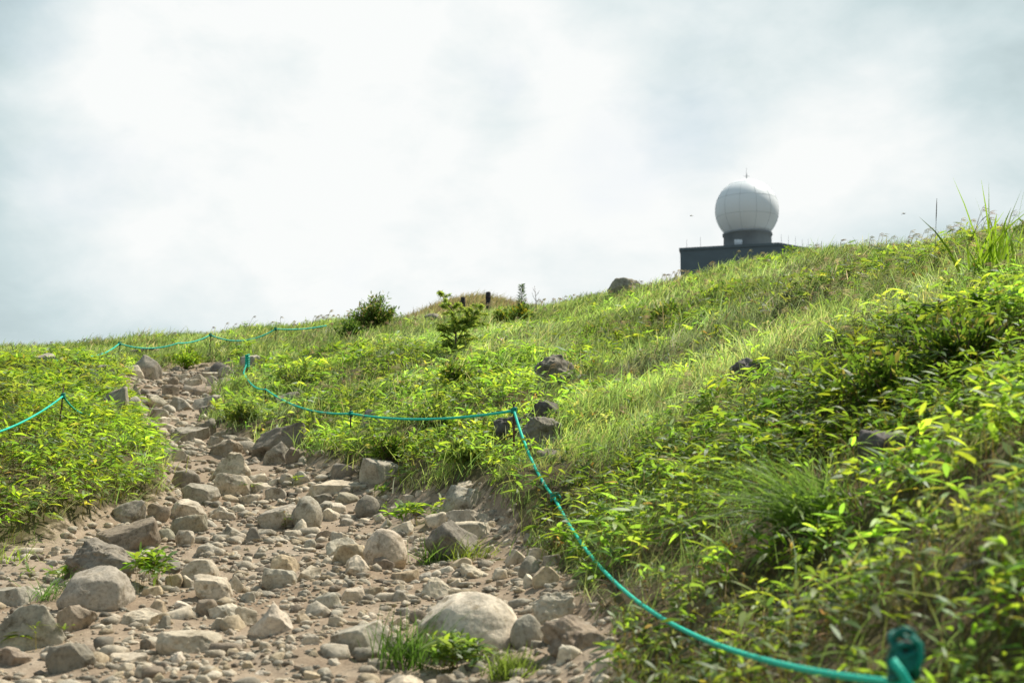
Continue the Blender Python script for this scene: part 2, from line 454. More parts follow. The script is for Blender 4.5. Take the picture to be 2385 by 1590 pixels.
def ground_mat():
    m, n, l = newmat('hillside_soil')
    g = n.new('ShaderNodeNewGeometry'); pos = g.outputs['Position']
    pm = nd(n, 'ShaderNodeAttribute', attribute_name='path').outputs['Fac']
    f1 = noise_node(n, l, pos, 1.3, 5, 0.6); f2 = noise_node(n, l, pos, 9.0, 6, 0.65); f3 = noise_node(n, l, pos, 60.0, 4, 0.6)
    soil = ramp(n, l, f1, [(0.3, (0.255, 0.190, 0.132)), (0.5, (0.32, 0.252, 0.185)), (0.7, (0.385, 0.32, 0.25))])
    soil = mixc(n, l, 1.0, soil, ramp(n, l, f2, [(0.3, (0.78, 0.76, 0.74)), (0.7, (1.15, 1.14, 1.12))]), 'MULTIPLY')
    soil = mixc(n, l, 1.0, soil, ramp(n, l, f3, [(0.3, (0.72, 0.71, 0.7)), (0.7, (1.22, 1.22, 1.2))]), 'MULTIPLY')
    veg = ramp(n, l, f2, [(0.3, (0.060, 0.048, 0.028)), (0.5, (0.105, 0.085, 0.048)), (0.72, (0.12, 0.115, 0.045))])
    fm = nd(n, 'ShaderNodeMath', operation='ADD'); l.new(pm, fm.inputs[0])
    fs = nd(n, 'ShaderNodeMapRange'); fs.inputs['From Min'].default_value = 0.3; fs.inputs['From Max'].default_value = 0.7; fs.inputs['To Min'].default_value = -0.4; fs.inputs['To Max'].default_value = 0.4
    l.new(f2, fs.inputs['Value']); l.new(fs.outputs[0], fm.inputs[1])
    fr = ramp(n, l, fm.outputs[0], [(0.30, (0, 0, 0)), (0.62, (1, 1, 1))])
    c = mixc(n, l, fr, veg, soil)
    p = nd(n, 'ShaderNodeBsdfPrincipled', Roughness=0.95); l.new(c, p.inputs['Base Color']); p.inputs['Specular IOR Level'].default_value = 0.1
    hs = nd(n, 'ShaderNodeMath', operation='ADD'); l.new(f2, hs.inputs[0]); l.new(f3, hs.inputs[1])
    b = nd(n, 'ShaderNodeBump', Strength=0.5, Distance=0.008); l.new(hs.outputs[0], b.inputs['Height']); l.new(b.outputs[0], p.inputs['Normal'])
    o = n.new('ShaderNodeOutputMaterial'); l.new(p.outputs[0], o.inputs['Surface'])
    return m


M_ROCK = rock_mat('weathered_stone', False)
M_GRAVEL = rock_mat('gravel_stone', True)
M_GROUND = ground_mat()
M_LEAF = leaf_mat('bamboo_leaf')
M_GRASS = leaf_mat('grass_blade', gloss=0.04, rough=0.55, trans=(2.1, 2.2, 1.6))
M_DRY = leaf_mat('dry_grass', trans=(1.2, 1.1, 0.9), mixf=0.45, gloss=0.03)
M_BARK = plain_mat('twig_bark', (0.16, 0.12, 0.085), 0.9, 0.35, 60)
M_ROPE = plain_mat('green_rope', (0.012, 0.56, 0.40), 0.55, 0.22, 220, 0.3)
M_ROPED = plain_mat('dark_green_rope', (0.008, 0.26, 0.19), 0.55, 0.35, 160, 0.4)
M_IRON = plain_mat('rusty_iron', (0.095, 0.045, 0.032), 0.75, 0.5, 40, 0.3)
M_WOOD = plain_mat('dark_weathered_wood', (0.045, 0.040, 0.038), 0.85, 0.4, 25, 0.4)

# ------------------------------------------------------------------ ground sheet
th = np.concatenate([np.linspace(-math.pi, -0.46, 120, endpoint=False), np.linspace(-0.46, 0.46, 560, endpoint=False), np.linspace(0.46, math.pi, 120, endpoint=False)])
ll = np.concatenate([np.linspace(math.log(0.3), math.log(3), 40, endpoint=False), np.linspace(math.log(3), math.log(60), 430, endpoint=False), np.linspace(math.log(60), math.log(1400), 110)])
TT, LL = np.meshgrid(th, ll, indexing='ij'); RR = np.exp(LL)
X = RR * np.sin(TT); Y = RR * np.cos(TT); Z = height(X, Y)
nl = len(ll); i = np.arange(len(th))[:, None] * nl; i2 = ((np.arange(len(th)) + 1) % len(th))[:, None] * nl; j = np.arange(nl - 1)[None]
Q = np.stack([i + j, i + j + 1, i2 + j + 1, i2 + j], -1).reshape(-1, 4)[:, ::-1]
c0 = len(th) * nl
V = np.concatenate([np.stack([X, Y, Z], -1).reshape(-1, 3), [[0, 0, ground(0, 0.01)]]])
a = np.arange(len(th)); T = np.stack([np.full(len(th), c0), a * nl, ((a + 1) % len(th)) * nl], -1)[:, ::-1]
me = mesh_np('hillside_ground', V, [Q, T], M_GROUND, None, True, {'path': np.concatenate([mask(X, Y).ravel(), [1.0]])})
tag(obj('hillside_ground', me), 'grassy mountain hillside with a bare stony path running up it', 'ground', kind='structure')

# ------------------------------------------------------------------ rocks
TONE = {'w': (0.58, 0.53, 0.45), 'p': (0.52, 0.465, 0.385), 't': (0.46, 0.39, 0.29), 'g': (0.39, 0.365, 0.315), 'o': (0.32, 0.30, 0.24), 'd': (0.25, 0.232, 0.20), 'b': (0.29, 0.245, 0.20), 'k': (0.145, 0.138, 0.135)}
TONE_W = {'w': 'whitish', 'p': 'pale', 't': 'tan', 'g': 'grey', 'o': 'olive grey', 'd': 'dark grey', 'b': 'brown', 'k': 'blackish'}
_ico = {}


def ico(sub):
    if sub not in _ico:
        bm = bmesh.new(); bmesh.ops.create_icosphere(bm, subdivisions=sub, radius=1.0)
        bm.verts.ensure_lookup_table()
        _ico[sub] = (np.array([v.co[:] for v in bm.verts]), np.array([[v.index for v in f.verts] for f in bm.faces])); bm.free()
    return _ico[sub]


def rock_shape(seed, shape, sub):
    """unit-box rock: x across, y away from the viewer, z up"""
    r = np.random.default_rng(seed); v, f = ico(sub); v = v.copy()
    k, lo, hi = {'r': (15, .70, .93), 'e': (10, .80, .96), 'a': (17, .48, .78), 's': (15, .55, .84), 'p': (16, .50, .80), 'l': (14, .58, .88)}[shape]
    for _ in range(k):
        nrm_ = r.normal(size=3); nrm_ /= np.linalg.norm(nrm_); d = r.uniform(lo, hi)
        ex = np.maximum(v @ nrm_ - d, 0); v -= ex[:, None] * nrm_ * 0.97
    if shape in 'ral':
        q = np.array([r.normal() * .22, r.normal() * .18, 1.0]); q /= np.linalg.norm(q); ex = np.maximum(v @ q - r.uniform(.48, .72), 0); v -= ex[:, None] * q * 0.9
        q = np.array([r.normal() * .5, -1.0, r.uniform(-.5, .3)]); q /= np.linalg.norm(q); ex = np.maximum(v @ q - r.uniform(.55, .8), 0); v -= ex[:, None] * q * 0.95
    if shape == 's':
        for nz in ((r.normal() * .14, r.normal() * .14, 1.0), (0, 0, -1.0)):
            q = np.array(nz); q /= np.linalg.norm(q); ex = np.maximum(v @ q - 0.36, 0); v -= ex[:, None] * q * 0.96
    amp = {'r': .045, 'e': .03, 'a': .06, 's': .06, 'p': .06, 'l': .15}[shape]
    disp = np.zeros(len(v))
    for o_, (n_, fr) in enumerate(((5, 2.2), (8, 5.0), (12, 10.5), (16, 21.0))):
        if (o_ == 2 and sub < 3) or (o_ == 3 and sub < 5): break
        for _ in range(n_):
            w = r.normal(size=3) * fr; disp += np.sin(v @ w + r.uniform(0, 6.28)) * amp / (1 + o_ * 1.2) / math.sqrt(n_) * 1.3
    v *= (1 + disp)[:, None]
    if shape == 'p': v[:, :2] *= (1 - 0.42 * (v[:, 2:3] + 0.2)) ; v[:, 0] += r.uniform(-.25, .25) * v[:, 2]
    if shape == 'e': v[:, :2] *= (1 - 0.13 * v[:, 2:3])
    a = r.normal() * (0.12 if shape in 'se' else 0.25); ca, sa = math.cos(a), math.sin(a)
    v = v @ np.array([[ca, 0, sa], [0, 1, 0], [-sa, 0, ca]])
    lo_, hi_ = v.min(0), v.max(0)
    v = (v - (lo_ + hi_) / 2) / ((hi_ - lo_) / 2)
    if shape != 'e':
        a = 0.0
    return v, f


ROCKS = """
137 1250 332 1357 l d|big dark layered boulder with ridged pale top beside the brown soil hollow|the big ridged dark boulder
137 1316 315 1424 e g|bulging grey boulder overhanging a dark gap, in front of the ridged dark boulder|the bulging grey boulder
-40 1363 101 1412 s g|long low slab half out of the picture below the bare soil hollow|the low slab by the soil hollow
-20 1404 175 1513 p g|broad mottled grey boulder with a blunt top and a bamboo sprig in front|the broad mottled boulder
132 1407 225 1470 p b|brownish boulder leaning behind the broad mottled grey boulder|
-14 1503 74 1552 r b|round brown cobble at the foot of the broad mottled boulder|the round brown cobble
118 1494 228 1560 r d|smooth dark cobble with a pale lit shoulder near the bottom edge of the path|the smooth dark cobble
282 1415 373 1459 s p|| 
332 1393 389 1434 r t||
367 1431 398 1464 a d|| 
332 1363 381 1390 r t||
367 1467 518 1521 r p|long flattened pale boulder sunk in the gravel like a turtle back|the turtle-backed pale boulder
250 1519 345 1543 s p|| 
452 1335 546 1397 a p|faceted boulder with one sharp vertical edge between a lit and a shaded face|the faceted boulder
530 1338 570 1379 a p||
420 1300 513 1347 r p|smooth oval pale stone lying across the path like a loaf|the loaf-shaped pale stone
376 1305 422 1335 a d||
384 1335 428 1368 r t||
422 1338 466 1368 a w||
455 1393 515 1434 r b||
488 1404 562 1438 r w||
544 1410 603 1457 a p||
579 1402 690 1480 p w|large pale boulder with high shoulder sloping down to a point in mid path|the sloping pale boulder
494 1437 546 1462 r p||
409 1234 455 1271 r w|round whitish cobble in front of the dark olive slab|the round whitish cobble
362 1229 411 1259 r o||
392 1196 483 1246 s o|flat-faced dark olive slab standing below the pale slab at the foot of the bank|the dark olive slab
398 1160 482 1214 r p|broad pale grey slab sloping out from under the bamboo bank|
343 1171 400 1216 r b|pinkish brown rounded stone poking out of the bank edge|
255 1163 340 1222 p g||
222 1201 378 1280 s b|overhanging brown slab with a pale top edge under the leafy bank|the overhanging brown slab
455 1264 526 1294 r g||
510 1223 581 1260 a g|grey wedge stone sloping up to the dark triangular stone|
570 1226 622 1265 p d|dark triangular stone like a small tent|the dark tent-shaped stone
543 1240 575 1262 r p||
474 1207 510 1227 a g||
488 1176 553 1213 l w|knobbly pale stone with pitted top|
599 1172 706 1234 r g|long round-ended boulder with a dark shaded end, touching the egg-topped boulder|the long round-ended boulder
685 1154 753 1233 e g|tall egg-topped boulder joined to the long round-ended one|the egg-topped boulder
674 1207 718 1241 p w|small pale pyramid stone in front of the egg-topped boulder|
663 1231 710 1250 s p||
751 1182 792 1213 r p||
768 1169 808 1198 r w||
826 1151 890 1207 e d|dark humped boulder with a paler band round its middle|the dark humped boulder
869 1194 899 1218 a p||
885 1205 918 1229 a g||
910 1212 965 1249 r w|pale oval stone with dark underside above the egg-shaped boulder|
846 1229 950 1324 e p|big egg-shaped boulder standing upright in the middle of the path|the upright egg-shaped boulder
869 1294 921 1326 r b|small brown cobble leaning on the foot of the upright egg-shaped boulder|
756 1248 850 1295 p w|pale boulder lying on its side next to the upright egg-shaped boulder|the pale side-lying boulder
776 1266 854 1316 r t||
801 1291 873 1337 p p|triangular pale stone propped against the upright egg-shaped boulder|
734 1233 780 1259 a b||
768 1237 818 1260 s p||
708 1254 738 1279 a g|small cube-like grey stone alone on the gravel|the cube-like stone
623 1289 698 1340 p t|triangular tan stone with flat sloping faces behind the grey dome stone|the triangular tan stone
614 1321 692 1370 r g|smooth grey dome-shaped stone with a slanting back|the grey dome stone
694 1315 750 1350 a p|blocky pale stone with a shaded front next to the grey dome stone|
988 1210 1120 1306 p d|big dark brownish boulder flanked by tufts of grass under the table slab|the dark grass-flanked boulder
989 1191 1052 1228 r p|round-topped pale stone resting above the dark grass-flanked boulder|
1037 1186 1146 1228 s w|flat white slab lying just below the flat-topped table slab|
1050 1212 1145 1260 a p|broken pale slab leaning on the dark grass-flanked boulder|
1000 1128 1148 1190 s g|flat-topped grey table slab with a squared dark side|the table slab
1058 1112 1134 1134 s p|thin pale slab lying on the back of the table slab|
1047 1297 1101 1323 r t||
1176 1278 1226 1315 r p|| 
1225 1275 1276 1307 r p||
1206 1293 1262 1343 e g|upright grey cobble in the cluster of stones below the rope|the upright cobble of the rope cluster
1239 1316 1305 1364 r t|fat tan cobble at the front of the cluster of stones below the rope|
1218 1335 1257 1367 r w||
1264 1290 1308 1317 r g||
910 1324 980 1357 s t|flat tan stone in front of the upright egg-shaped boulder|
976 1330 1008 1350 r g||
979 1343 1066 1395 p w|angular whitish stone with a shaded notch behind the biggest boulder|the angular whitish stone
968 1376 1214 1535 e w|biggest boulder in the path, huge pale and round with mugwort growing against it|the biggest boulder
1188 1428 1268 1507 e g|upright grey stone touching the biggest boulder|
1236 1376 1340 1450 l g|grey brown boulder of two humps on the gravelly path edge|the two-humped boulder
1258 1430 1420 1517 l b|long dark brown boulder in front of the two-humped boulder by the path edge|the long dark brown boulder
1341 1470 1420 1506 s b|thin brown slab leaning on the long dark brown boulder|
1294 1500 1361 1540 l w|| 
770 1444 908 1521 r g|low broad mottled grey boulder on the gravel next to the biggest boulder|the low mottled boulder
763 1433 810 1458 r p||
730 1378 799 1417 a g|grey triangular stone with a lit sloping top behind the low mottled boulder|
795 1365 854 1403 s p||
885 1571 1000 1625 r p|pale stone cut off by the bottom edge below the biggest boulder|
746 1573 775 1592 r d||
1072 1310 1148 1348 a p|| 
1144 1323 1183 1350 r p||
1037 1345 1079 1365 s p||
487 1052 590 1118 p p|large peaked boulder with a long lit slope on the mid path|the large peaked boulder
499 1102 590 1156 r p|rounded pale boulder with a grass sprig in front of the large peaked boulder|the rounded sprig boulder
426 1124 514 1173 r g|broad grey hummock stone in front of the dark hump stone|
400 1094 468 1138 r d|dark smooth hump of stone beside the leafy bank|the dark hump stone
357 1045 401 1082 a g||
395 992 488 1033 s g|long flat-topped slab lying across the upper path|the long upper slab
448 973 508 1015 p d|dark wedge stone against the plants at the end of the long upper slab|
487 1022 565 1066 a b|brown block with a rough pale top at the edge of the bare soil|the brown block by bare soil
482 1015 529 1038 s g||
451 1020 483 1042 a p||
711 1114 861 1152 s p|long flat pale slab lying across the path below the shaded bank|the long flat pale slab
574 1102 629 1129 r p||
625 1112 657 1129 r p||
650 1104 687 1127 r p||
681 1096 725 1127 r w||
586 1122 636 1142 s p||
617 1135 669 1165 r g||
548 1150 613 1172 s p||
538 1173 572 1193 r w||
770 1078 833 1117 r d|dark rounded boulder under the shaded plants behind the long flat pale slab|
729 1147 776 1175 a d||
780 1145 838 1172 r o|mossy olive stone in front of the long flat pale slab|
586 985 714 1060 s d|long dark slab leaning out of the shaded bank above bare soil|the leaning dark slab
614 1028 682 1082 p g|pointed grey boulder standing under the leaning dark slab|
665 1040 713 1079 r b|dark brown cobble tucked beside the pointed boulder under the leaning slab|
461 944 526 974 r d||
446 920 529 951 s g||
390 923 450 958 a g||
346 920 394 949 a p||
344 951 394 979 r g||
377 941 412 963 r g||
359 969 399 991 r p||
367 983 424 999 s p||
395 971 422 984 r p||
288 922 335 963 e g|round grey boulder against the end of the rock wall edging the upper path|the round wall-end boulder
341 994 391 1009 s p||
323 1002 353 1035 a p||
341 1005 379 1027 r g||
408 1028 455 1044 s p||
392 1048 435 1075 r g||
505 880 552 907 a w|pale pointed stone at the rope end of the upper path|
426 883 473 899 s p||
446 871 486 892 r p||
387 877 417 897 r b||
377 895 419 925 a b||
482 874 506 893 r g||
326 905 350 922 r d||
423 897 470 917 r p||
448 897 498 925 a b||
488 843 533 871 e k|dark round boulder standing in a gap of the bushes at the top of the path|the dark boulder topping the path
508 854 550 877 s g||
410 869 445 884 r p||
469 864 526 879 s p||
311 826 379 884 p g|tall grey crag with a slanting top beside the head of the path|the tall grey crag
246 840 308 864 s g|long pale slab running into the tall grey crag|
284 850 339 878 a w|whitish cracked rock in front of the tall grey crag|
222 850 254 871 r g|small grey rock among leaves beyond the long pale slab|
558 824 614 853 s g|flat grey rock in the grass just behind the rope-wound stake|
301 811 376 830 s b|brown weathered rock ledge under the far rope|
82 819 132 852 s g|pale grey rock among leaves behind the two rope-wound stakes|
240 900 302 972 s g|narrow sloping rock edging the leafy bank of the upper path|
306 894 330 925 p d|small dark upright rock at the head of the leafy bank|
1236 824 1348 900 l d|knobbly grey outcrop with a peaked top alone on the grassy slope|the knobbly outcrop
1420 880 1536 918 r g|low rounded grey rock sunk in the grass of the slope|
1695 832 1780 896 l k|dark shaded rock under herbs high on the slope|
1208 932 1308 990 l k|dark lumpy rock behind the iron stake, topmost of its cluster|
1204 970 1310 1052 l d|bulky dark boulder below the lumpy rock behind the iron stake|
1148 968 1222 1036 l k|dark rock hidden behind the foot of the iron stake|
1239 1043 1312 1080 r d|flat grey rock at the foot of the dark cluster by the rope|
1333 1082 1381 1125 p k|small dark pointed rock in weeds above the rope knot|
832 952 889 1012 p k|dark upright rock just behind the short stake in the middle of the rope|
638 912 706 952 l d|lumpy purple-grey rock under the rope in the bushes|
1089 862 1129 900 l k|small blackish rock in the shade below the young conifer|
1412 650 1494 697 r g|grey rock breaking the skyline between the posts and the white dome|
988 730 1027 754 r d|dark rock in the grass behind the young conifer|
1071 740 1103 760 s g|flat grey rock in the grass below the fence posts|
835 1065 937 1125 s g|tilted grey slab half buried in shaded weeds above the long flat pale slab|
847 1062 897 1088 r b|brown rock lodged on top of the tilted buried slab|
1985 1000 2146 1085 l k|blackish peaty rock capped with dry moss in the big leafy bank|
"""
rock_rows = []
for line in ROCKS.strip().splitlines():
    a, lab, key = line.split('|')
    x0, y0, x1, y1, s, t = a.split()
    rock_rows.append([float(x0), float(y0), float(x1), float(y1), s, t, lab.strip(), key.strip()])
n_hand = len(rock_rows)
# smaller loose stones between the surveyed ones
tries = 0
frng = np.random.default_rng(5)
while len(rock_rows) < n_hand + 128 and tries < 30000:
    tries += 1
    py = 860 + 740 * frng.random() ** 0.85; px = frng.uniform(250, 1460)
    if not in_poly(np.array([px]), np.array([py]), PATH)[0]: continue
    sc_ = 0.32 + 0.68 * (py - 850) / 700
    w = frng.choice([22, 27, 33, 40]) * sc_ * frng.uniform(.85, 1.2) + 4; h = w * frng.uniform(.42, .72)
    x0, y0, x1, y1 = px - w / 2, py - h, px + w / 2, py
    if 590 < px < 800 and 1040 < py < 1110: continue
    if any(min(x1, r[2]) - max(x0, r[0]) > 0.12 * w and min(y1, r[3]) - max(y0, r[1]) > 0.2 * h for r in rock_rows): continue
    rock_rows.append([x0, y0, x1, y1, frng.choice(list('raasplr')), frng.choice(list('wppptggb')), '', ''])

# labels of the loose stones: by size, colour and the nearest surveyed boulder
anchors = [r for r in rock_rows if r[7]]
used = {}
jobs = []
for r in rock_rows:
    if r[6]: continue
    cx, cy = (r[0] + r[2]) / 2, (r[1] + r[3]) / 2
    best = min(anchors, key=lambda q: math.hypot((q[0] + q[2]) / 2 - cx, ((q[1] + q[3]) / 2 - cy) * 1.6))
    dx = cx - (best[0] + best[2]) / 2; dy = (cy - (best[1] + best[3]) / 2) * 1.6
    rel = ('on the rope side of' if dx > 0 else 'on the far side from the rope of') if abs(dx) > abs(dy) else ('downhill of' if dy > 0 else 'uphill of')
    jobs.append((math.hypot(dx, dy), r, rel, best[7]))
ORD = ['', 'second ', 'third ', 'fourth ', 'fifth ', 'sixth ', 'seventh ', 'eighth ', 'ninth ', 'tenth ', 'eleventh ', 'twelfth ']
SHP = {'r': 'rounded', 'e': 'rounded', 'a': 'angular', 's': 'flat', 'p': 'pointed', 'l': 'knobbly'}
for dist, r, rel, key in sorted(jobs, key=lambda q: q[0]):
    desc = f"{TONE_W[r[5]]} {SHP[r[4]]} stone"
    rl = {'on the rope side of': 'towards the rope from', 'on the far side from the rope of': 'away from the rope past', 'downhill of': 'downhill from', 'uphill of': 'uphill from'}[rel]
    k = (desc, rl, key); n_ = used.get(k, 0); used[k] = n_ + 1
    first = {0: 'first ', 1: 'second ', 2: 'third ', 3: 'fourth ', 4: 'fifth '}.get(n_, ORD[min(n_, 11)])
    r[6] = f"{first}{desc} {rl} {key}"

rock_zones = []
for idx, (x0, y0, x1, y1, s, t, lab, key) in enumerate(rock_rows):
    cx = (x0 + x1) / 2
    P = hit(cx, y1 - 1)
    D = P[1]
    w = (x1 - x0) * D / F
    depth = w * {'s': .75, 'r': .8, 'e': .9, 'a': .8, 'p': .75, 'l': .8}[s]
    Dc = D + depth * 0.42
    top = at(cx, y0, Dc)
    zb = min(P[2], ground(top[0], Dc)) - 0.05 - 0.10 * w
    hgt = max(top[2] - zb, 0.25 * w)
    sub = 5 if (x1 - x0) > 70 else 4 if (x1 - x0) > 36 else 3
    v, f = rock_shape(100 + idx * 7, s, sub)
    v = v * np.array([w / 2, depth / 2, hgt / 2]) + np.array([0, 0, hgt / 2])
    nm = 'boulder' if w > 0.28 else 'stone'
    me = mesh_np(nm, v, f, M_ROCK, None, True)
    o = obj(nm, me, None, (top[0], Dc, zb))
    c = np.array(TONE[t]) * np.random.default_rng(idx).uniform(.88, 1.12) * np.random.default_rng(idx + 9).uniform(.985, 1.015, 3) * np.array([1.03, 1.0, .94])
    o.color = (*c, 1)
    tag(o, lab, 'boulder' if nm == 'boulder' else 'stone', 'rocks strewn over the path' if mask(np.array([P[0]]), np.array([P[1]]))[0] > .4 else 'rocks among the slope plants')
    rock_zones.append((top[0], Dc, w, depth, w * D))

# gravel and grit
def loguni(rr0, rr1, dens, n):
    """n radii with areal density dens(r)"""
    r = np.exp(np.linspace(math.log(rr0), math.log(rr1), 2000)); p = dens(r) * r * r; cdf = np.cumsum(p); cdf /= cdf[-1]
    return np.interp(rng.random(n), cdf, r)


ng = 46000
r = loguni(3.0, 34, lambda q: q ** -1.7, ng); tt = rng.uniform(-.42, .36, ng)
x = r * np.sin(tt); y = r * np.cos(tt); keep = mask(x, y) > rng.uniform(0.25, 0.8, ng)
keep &= (vnoise(x * 1.1 + 3, y * 1.1, 21) * .6 + vnoise(x * 3, y * 3, 22) * .4) > rng.uniform(.05, .58, ng)
x, y, r = x[keep], y[keep], r[keep]; n = len(x); z = height(x, y)
size = np.minimum(0.006 + 0.010 * rng.exponential(1.0, n), .05) * np.clip(r / 9, .75, 2.2)
v1, f1 = ico(1)
jit = 1 + rng.uniform(-.30, .30, (n, len(v1)))
V = v1[None] * jit[..., None] * (size[:, None] * rng.uniform(.55, 1.25, (n, 3)) * np.array([1, 1, .62]))[:, None]
a = rng.uniform(0, 6.28, n); ca, sa = np.cos(a)[:, None], np.sin(a)[:, None]
V = np.stack([V[..., 0] * ca - V[..., 1] * sa, V[..., 0] * sa + V[..., 1] * ca, V[..., 2]], -1) + np.stack([x, y, z + size * .15], -1)[:, None]
pal = np.array([TONE[k] for k in 'wwppptgb']); col = pal[rng.integers(0, len(pal), n)] * rng.uniform(.6, 1.08, (n, 1)) * np.array([.97, .945, .89])
me = mesh_np('path_gravel', V.reshape(-1, 3), (f1[None] + (np.arange(n) * len(v1))[:, None, None]).reshape(-1, 3), M_GRAVEL, np.repeat(col, len(v1), 0), False)
tag(obj('path_gravel', me), 'loose pale gravel and pebbles covering the bare path', 'gravel', kind='stuff')

ns_ = 5200
r = loguni(6.0, 34, lambda q: q ** -1.15, ns_); tt = rng.uniform(-.36, .12, ns_)
x = r * np.sin(tt); y = r * np.cos(tt)
keep = mask(x, y) > .6
for (rx, ry, w, d, _) in rock_zones: keep &= ((x - rx) / (w * .55)) ** 2 + ((y - ry) / (d * .6)) ** 2 > 1
px_, py_, f_ = project(np.stack([x, y, height(x, y)], -1)); keep &= ~((px_ > 600) & (px_ < 790) & (py_ > 1045) & (py_ < 1105))
keep &= (vnoise(x * .8 + 3, y * .8, 61) > .26) | (r > 15)
x, y, r = x[keep], y[keep], r[keep]; mb = MB()
shapes = [rock_shape(9000 + q, s_, 2) for q, s_ in enumerate('raasplrapsrralap')]
for xi, yi, ri, zi in zip(x, y, r, height(x, y)):
    v, f = shapes[rng.integers(len(shapes))]; w = min(.036 + rng.exponential(.038), .24) * np.clip(ri / 13, .9, 1.6)
    a = rng.uniform(0, 6.28); R_ = np.array([[math.cos(a), math.sin(a), 0], [-math.sin(a), math.cos(a), 0], [0, 0, 1]])
    v = (v * np.array([w, w * rng.uniform(.6, .95), w * rng.uniform(.4, .75)]) * .6) @ R_ + np.array([xi, yi, zi + w * .04])
    mb.add(v, None, f, np.array(TONE[rng.choice(list('wwpppttggbd'))]) * rng.uniform(.75, 1.05) * np.array([.97, .945, .89]))
tag(mb.build('loose_stones', M_GRAVEL, smooth=True), 'fist-sized loose stones scattered between the boulders of the path', 'stones', kind='stuff')

# ------------------------------------------------------------------ vegetation
LANCE = [0.25, 0.85, 1.0, 0.72, 0.06]
LANCE6 = [0.18, 0.72, 1.0, 0.95, 0.62, 0.05]
BLADE = [0.9, 1.0, 0.72, 0.08]
BLADE5 = [0.8, 1.0, 0.9, 0.6, 0.06]
CRX = [-600, 0, 900, 1250, 1500, 1700, 2000, 2385, 2900]; CRR = [50, 51, 48, 46, 43, 37, 33, 22, 19]


def scatter(n, r0, r1, dens, t0=-.45, t1=.45):
    r = loguni(r0, r1, dens, n); tt = rng.uniform(t0, t1, n)
    x = r * np.sin(tt); y = r * np.cos(tt); z = height(x, y)
    px, py, f = project(np.stack([x, y, z], -1))
    m = mask(x, y)
    ok = r < np.interp(px, CRX, CRR)
    for (rx, ry, w, d, _) in rock_zones:
        if w < 0.3: continue
        ok &= ~((np.abs(x - rx) < w * 0.46) & (y < ry + d * .45) & (y > ry - d * .5 - 0.55 * min(w, .8)))
    return x, y, z, r, px, py, m, ok


def pick(cols, n, jit=.14):
    cols = np.array([c[1:] for c in cols]); 
    return cols


def palette(entries, n, bright=.2):
    w = np.array([e_[0] for e_ in entries], float); w /= w.sum(); c = np.array([e_[1] for e_ in entries])
    k = rng.choice(len(entries), n, p=w)
    return c[k] * np.exp(rng.normal(0, bright, (n, 1))) * rng.uniform(.92, 1.08, (n, 3))


SASA = [(2, (.19, .25, .036)), (5, (.125, .205, .034)), (4, (.095, .17, .036)), (3, (.165, .235, .036)), (1.6, (.06, .115, .03)), (.12, (.19, .20, .05))]
SASA_L = [(2.5, (.21, .285, .034)), (5, (.135, .22, .032)), (4, (.105, .185, .036)), (3, (.18, .25, .034)), (.8, (.07, .13, .03)), (.1, (.20, .21, .05))]
GRASS = [(5, (.158, .205, .062)), (4, (.125, .18, .055)), (3, (.19, .225, .075)), (1.2, (.24, .235, .085)), (.6, (.30, .26, .14)), (.06, (.22, .16, .09))]
UP = np.array([0, 0, 1.0])


def leaf_whorls(B, hts, scl, pal, nleaf=(4, 8), wr=.19, prof=LANCE, el=(-.15, .75), droop=(.1, .5), stemcol=(.10, .085, .03), lean=None, tint=None):
    """small bamboo plants: a stem and a fan of lance leaves at and below its tip"""
    n = len(B); mb = []
    ln = np.stack([rng.normal(0, .18, n), rng.normal(0, .18, n), np.ones(n)], -1) if lean is None else lean
    ln /= np.linalg.norm(ln, axis=1, keepdims=True)
    tip = B + ln * hts[:, None]
    sd = np.stack([np.cos(a_ := rng.uniform(0, 6.28, n)), np.sin(a_), np.zeros(n)], -1)
    mb.append(blades(B - UP * .03, ln, hts + .03, .004 + .0012 * scl * 2, 0, sd, np.tile(stemcol, (n, 1)) * rng.uniform(.7, 1.3, (n, 1)), [1, .8, .6]))
    cnt = rng.integers(nleaf[0], nleaf[1], n); k = np.repeat(np.arange(n), cnt); m = len(k)
    az = rng.uniform(0, 6.28, m); e_ = rng.uniform(el[0], el[1], m)
    d = np.stack([np.cos(az) * np.cos(e_), np.sin(az) * np.cos(e_), np.sin(e_)], -1)
    s = np.stack([-np.sin(az), np.cos(az), rng.normal(0, .45, m)], -1); s /= np.linalg.norm(s, axis=1, keepdims=True)
    L = scl[k] * rng.uniform(.6, 1.2, m); b = tip[k] - ln[k] * (hts[k] * rng.uniform(0, .38, m))[:, None]
    base_c = palette(pal, n, .16)
    if tint is not None: base_c = base_c * tint
    pc = base_c[k] * np.exp(rng.normal(0, .16, (m, 1)))
    odd = rng.random(m) < .010; pc[odd] = palette([(2, (.22, .21, .05)), (1, (.19, .14, .08))], odd.sum())
    mb.append(blades(b, d, L, L * rng.uniform(wr * .8, wr * 1.2, m), rng.uniform(*droop, m), s, pc, prof))
    return mb


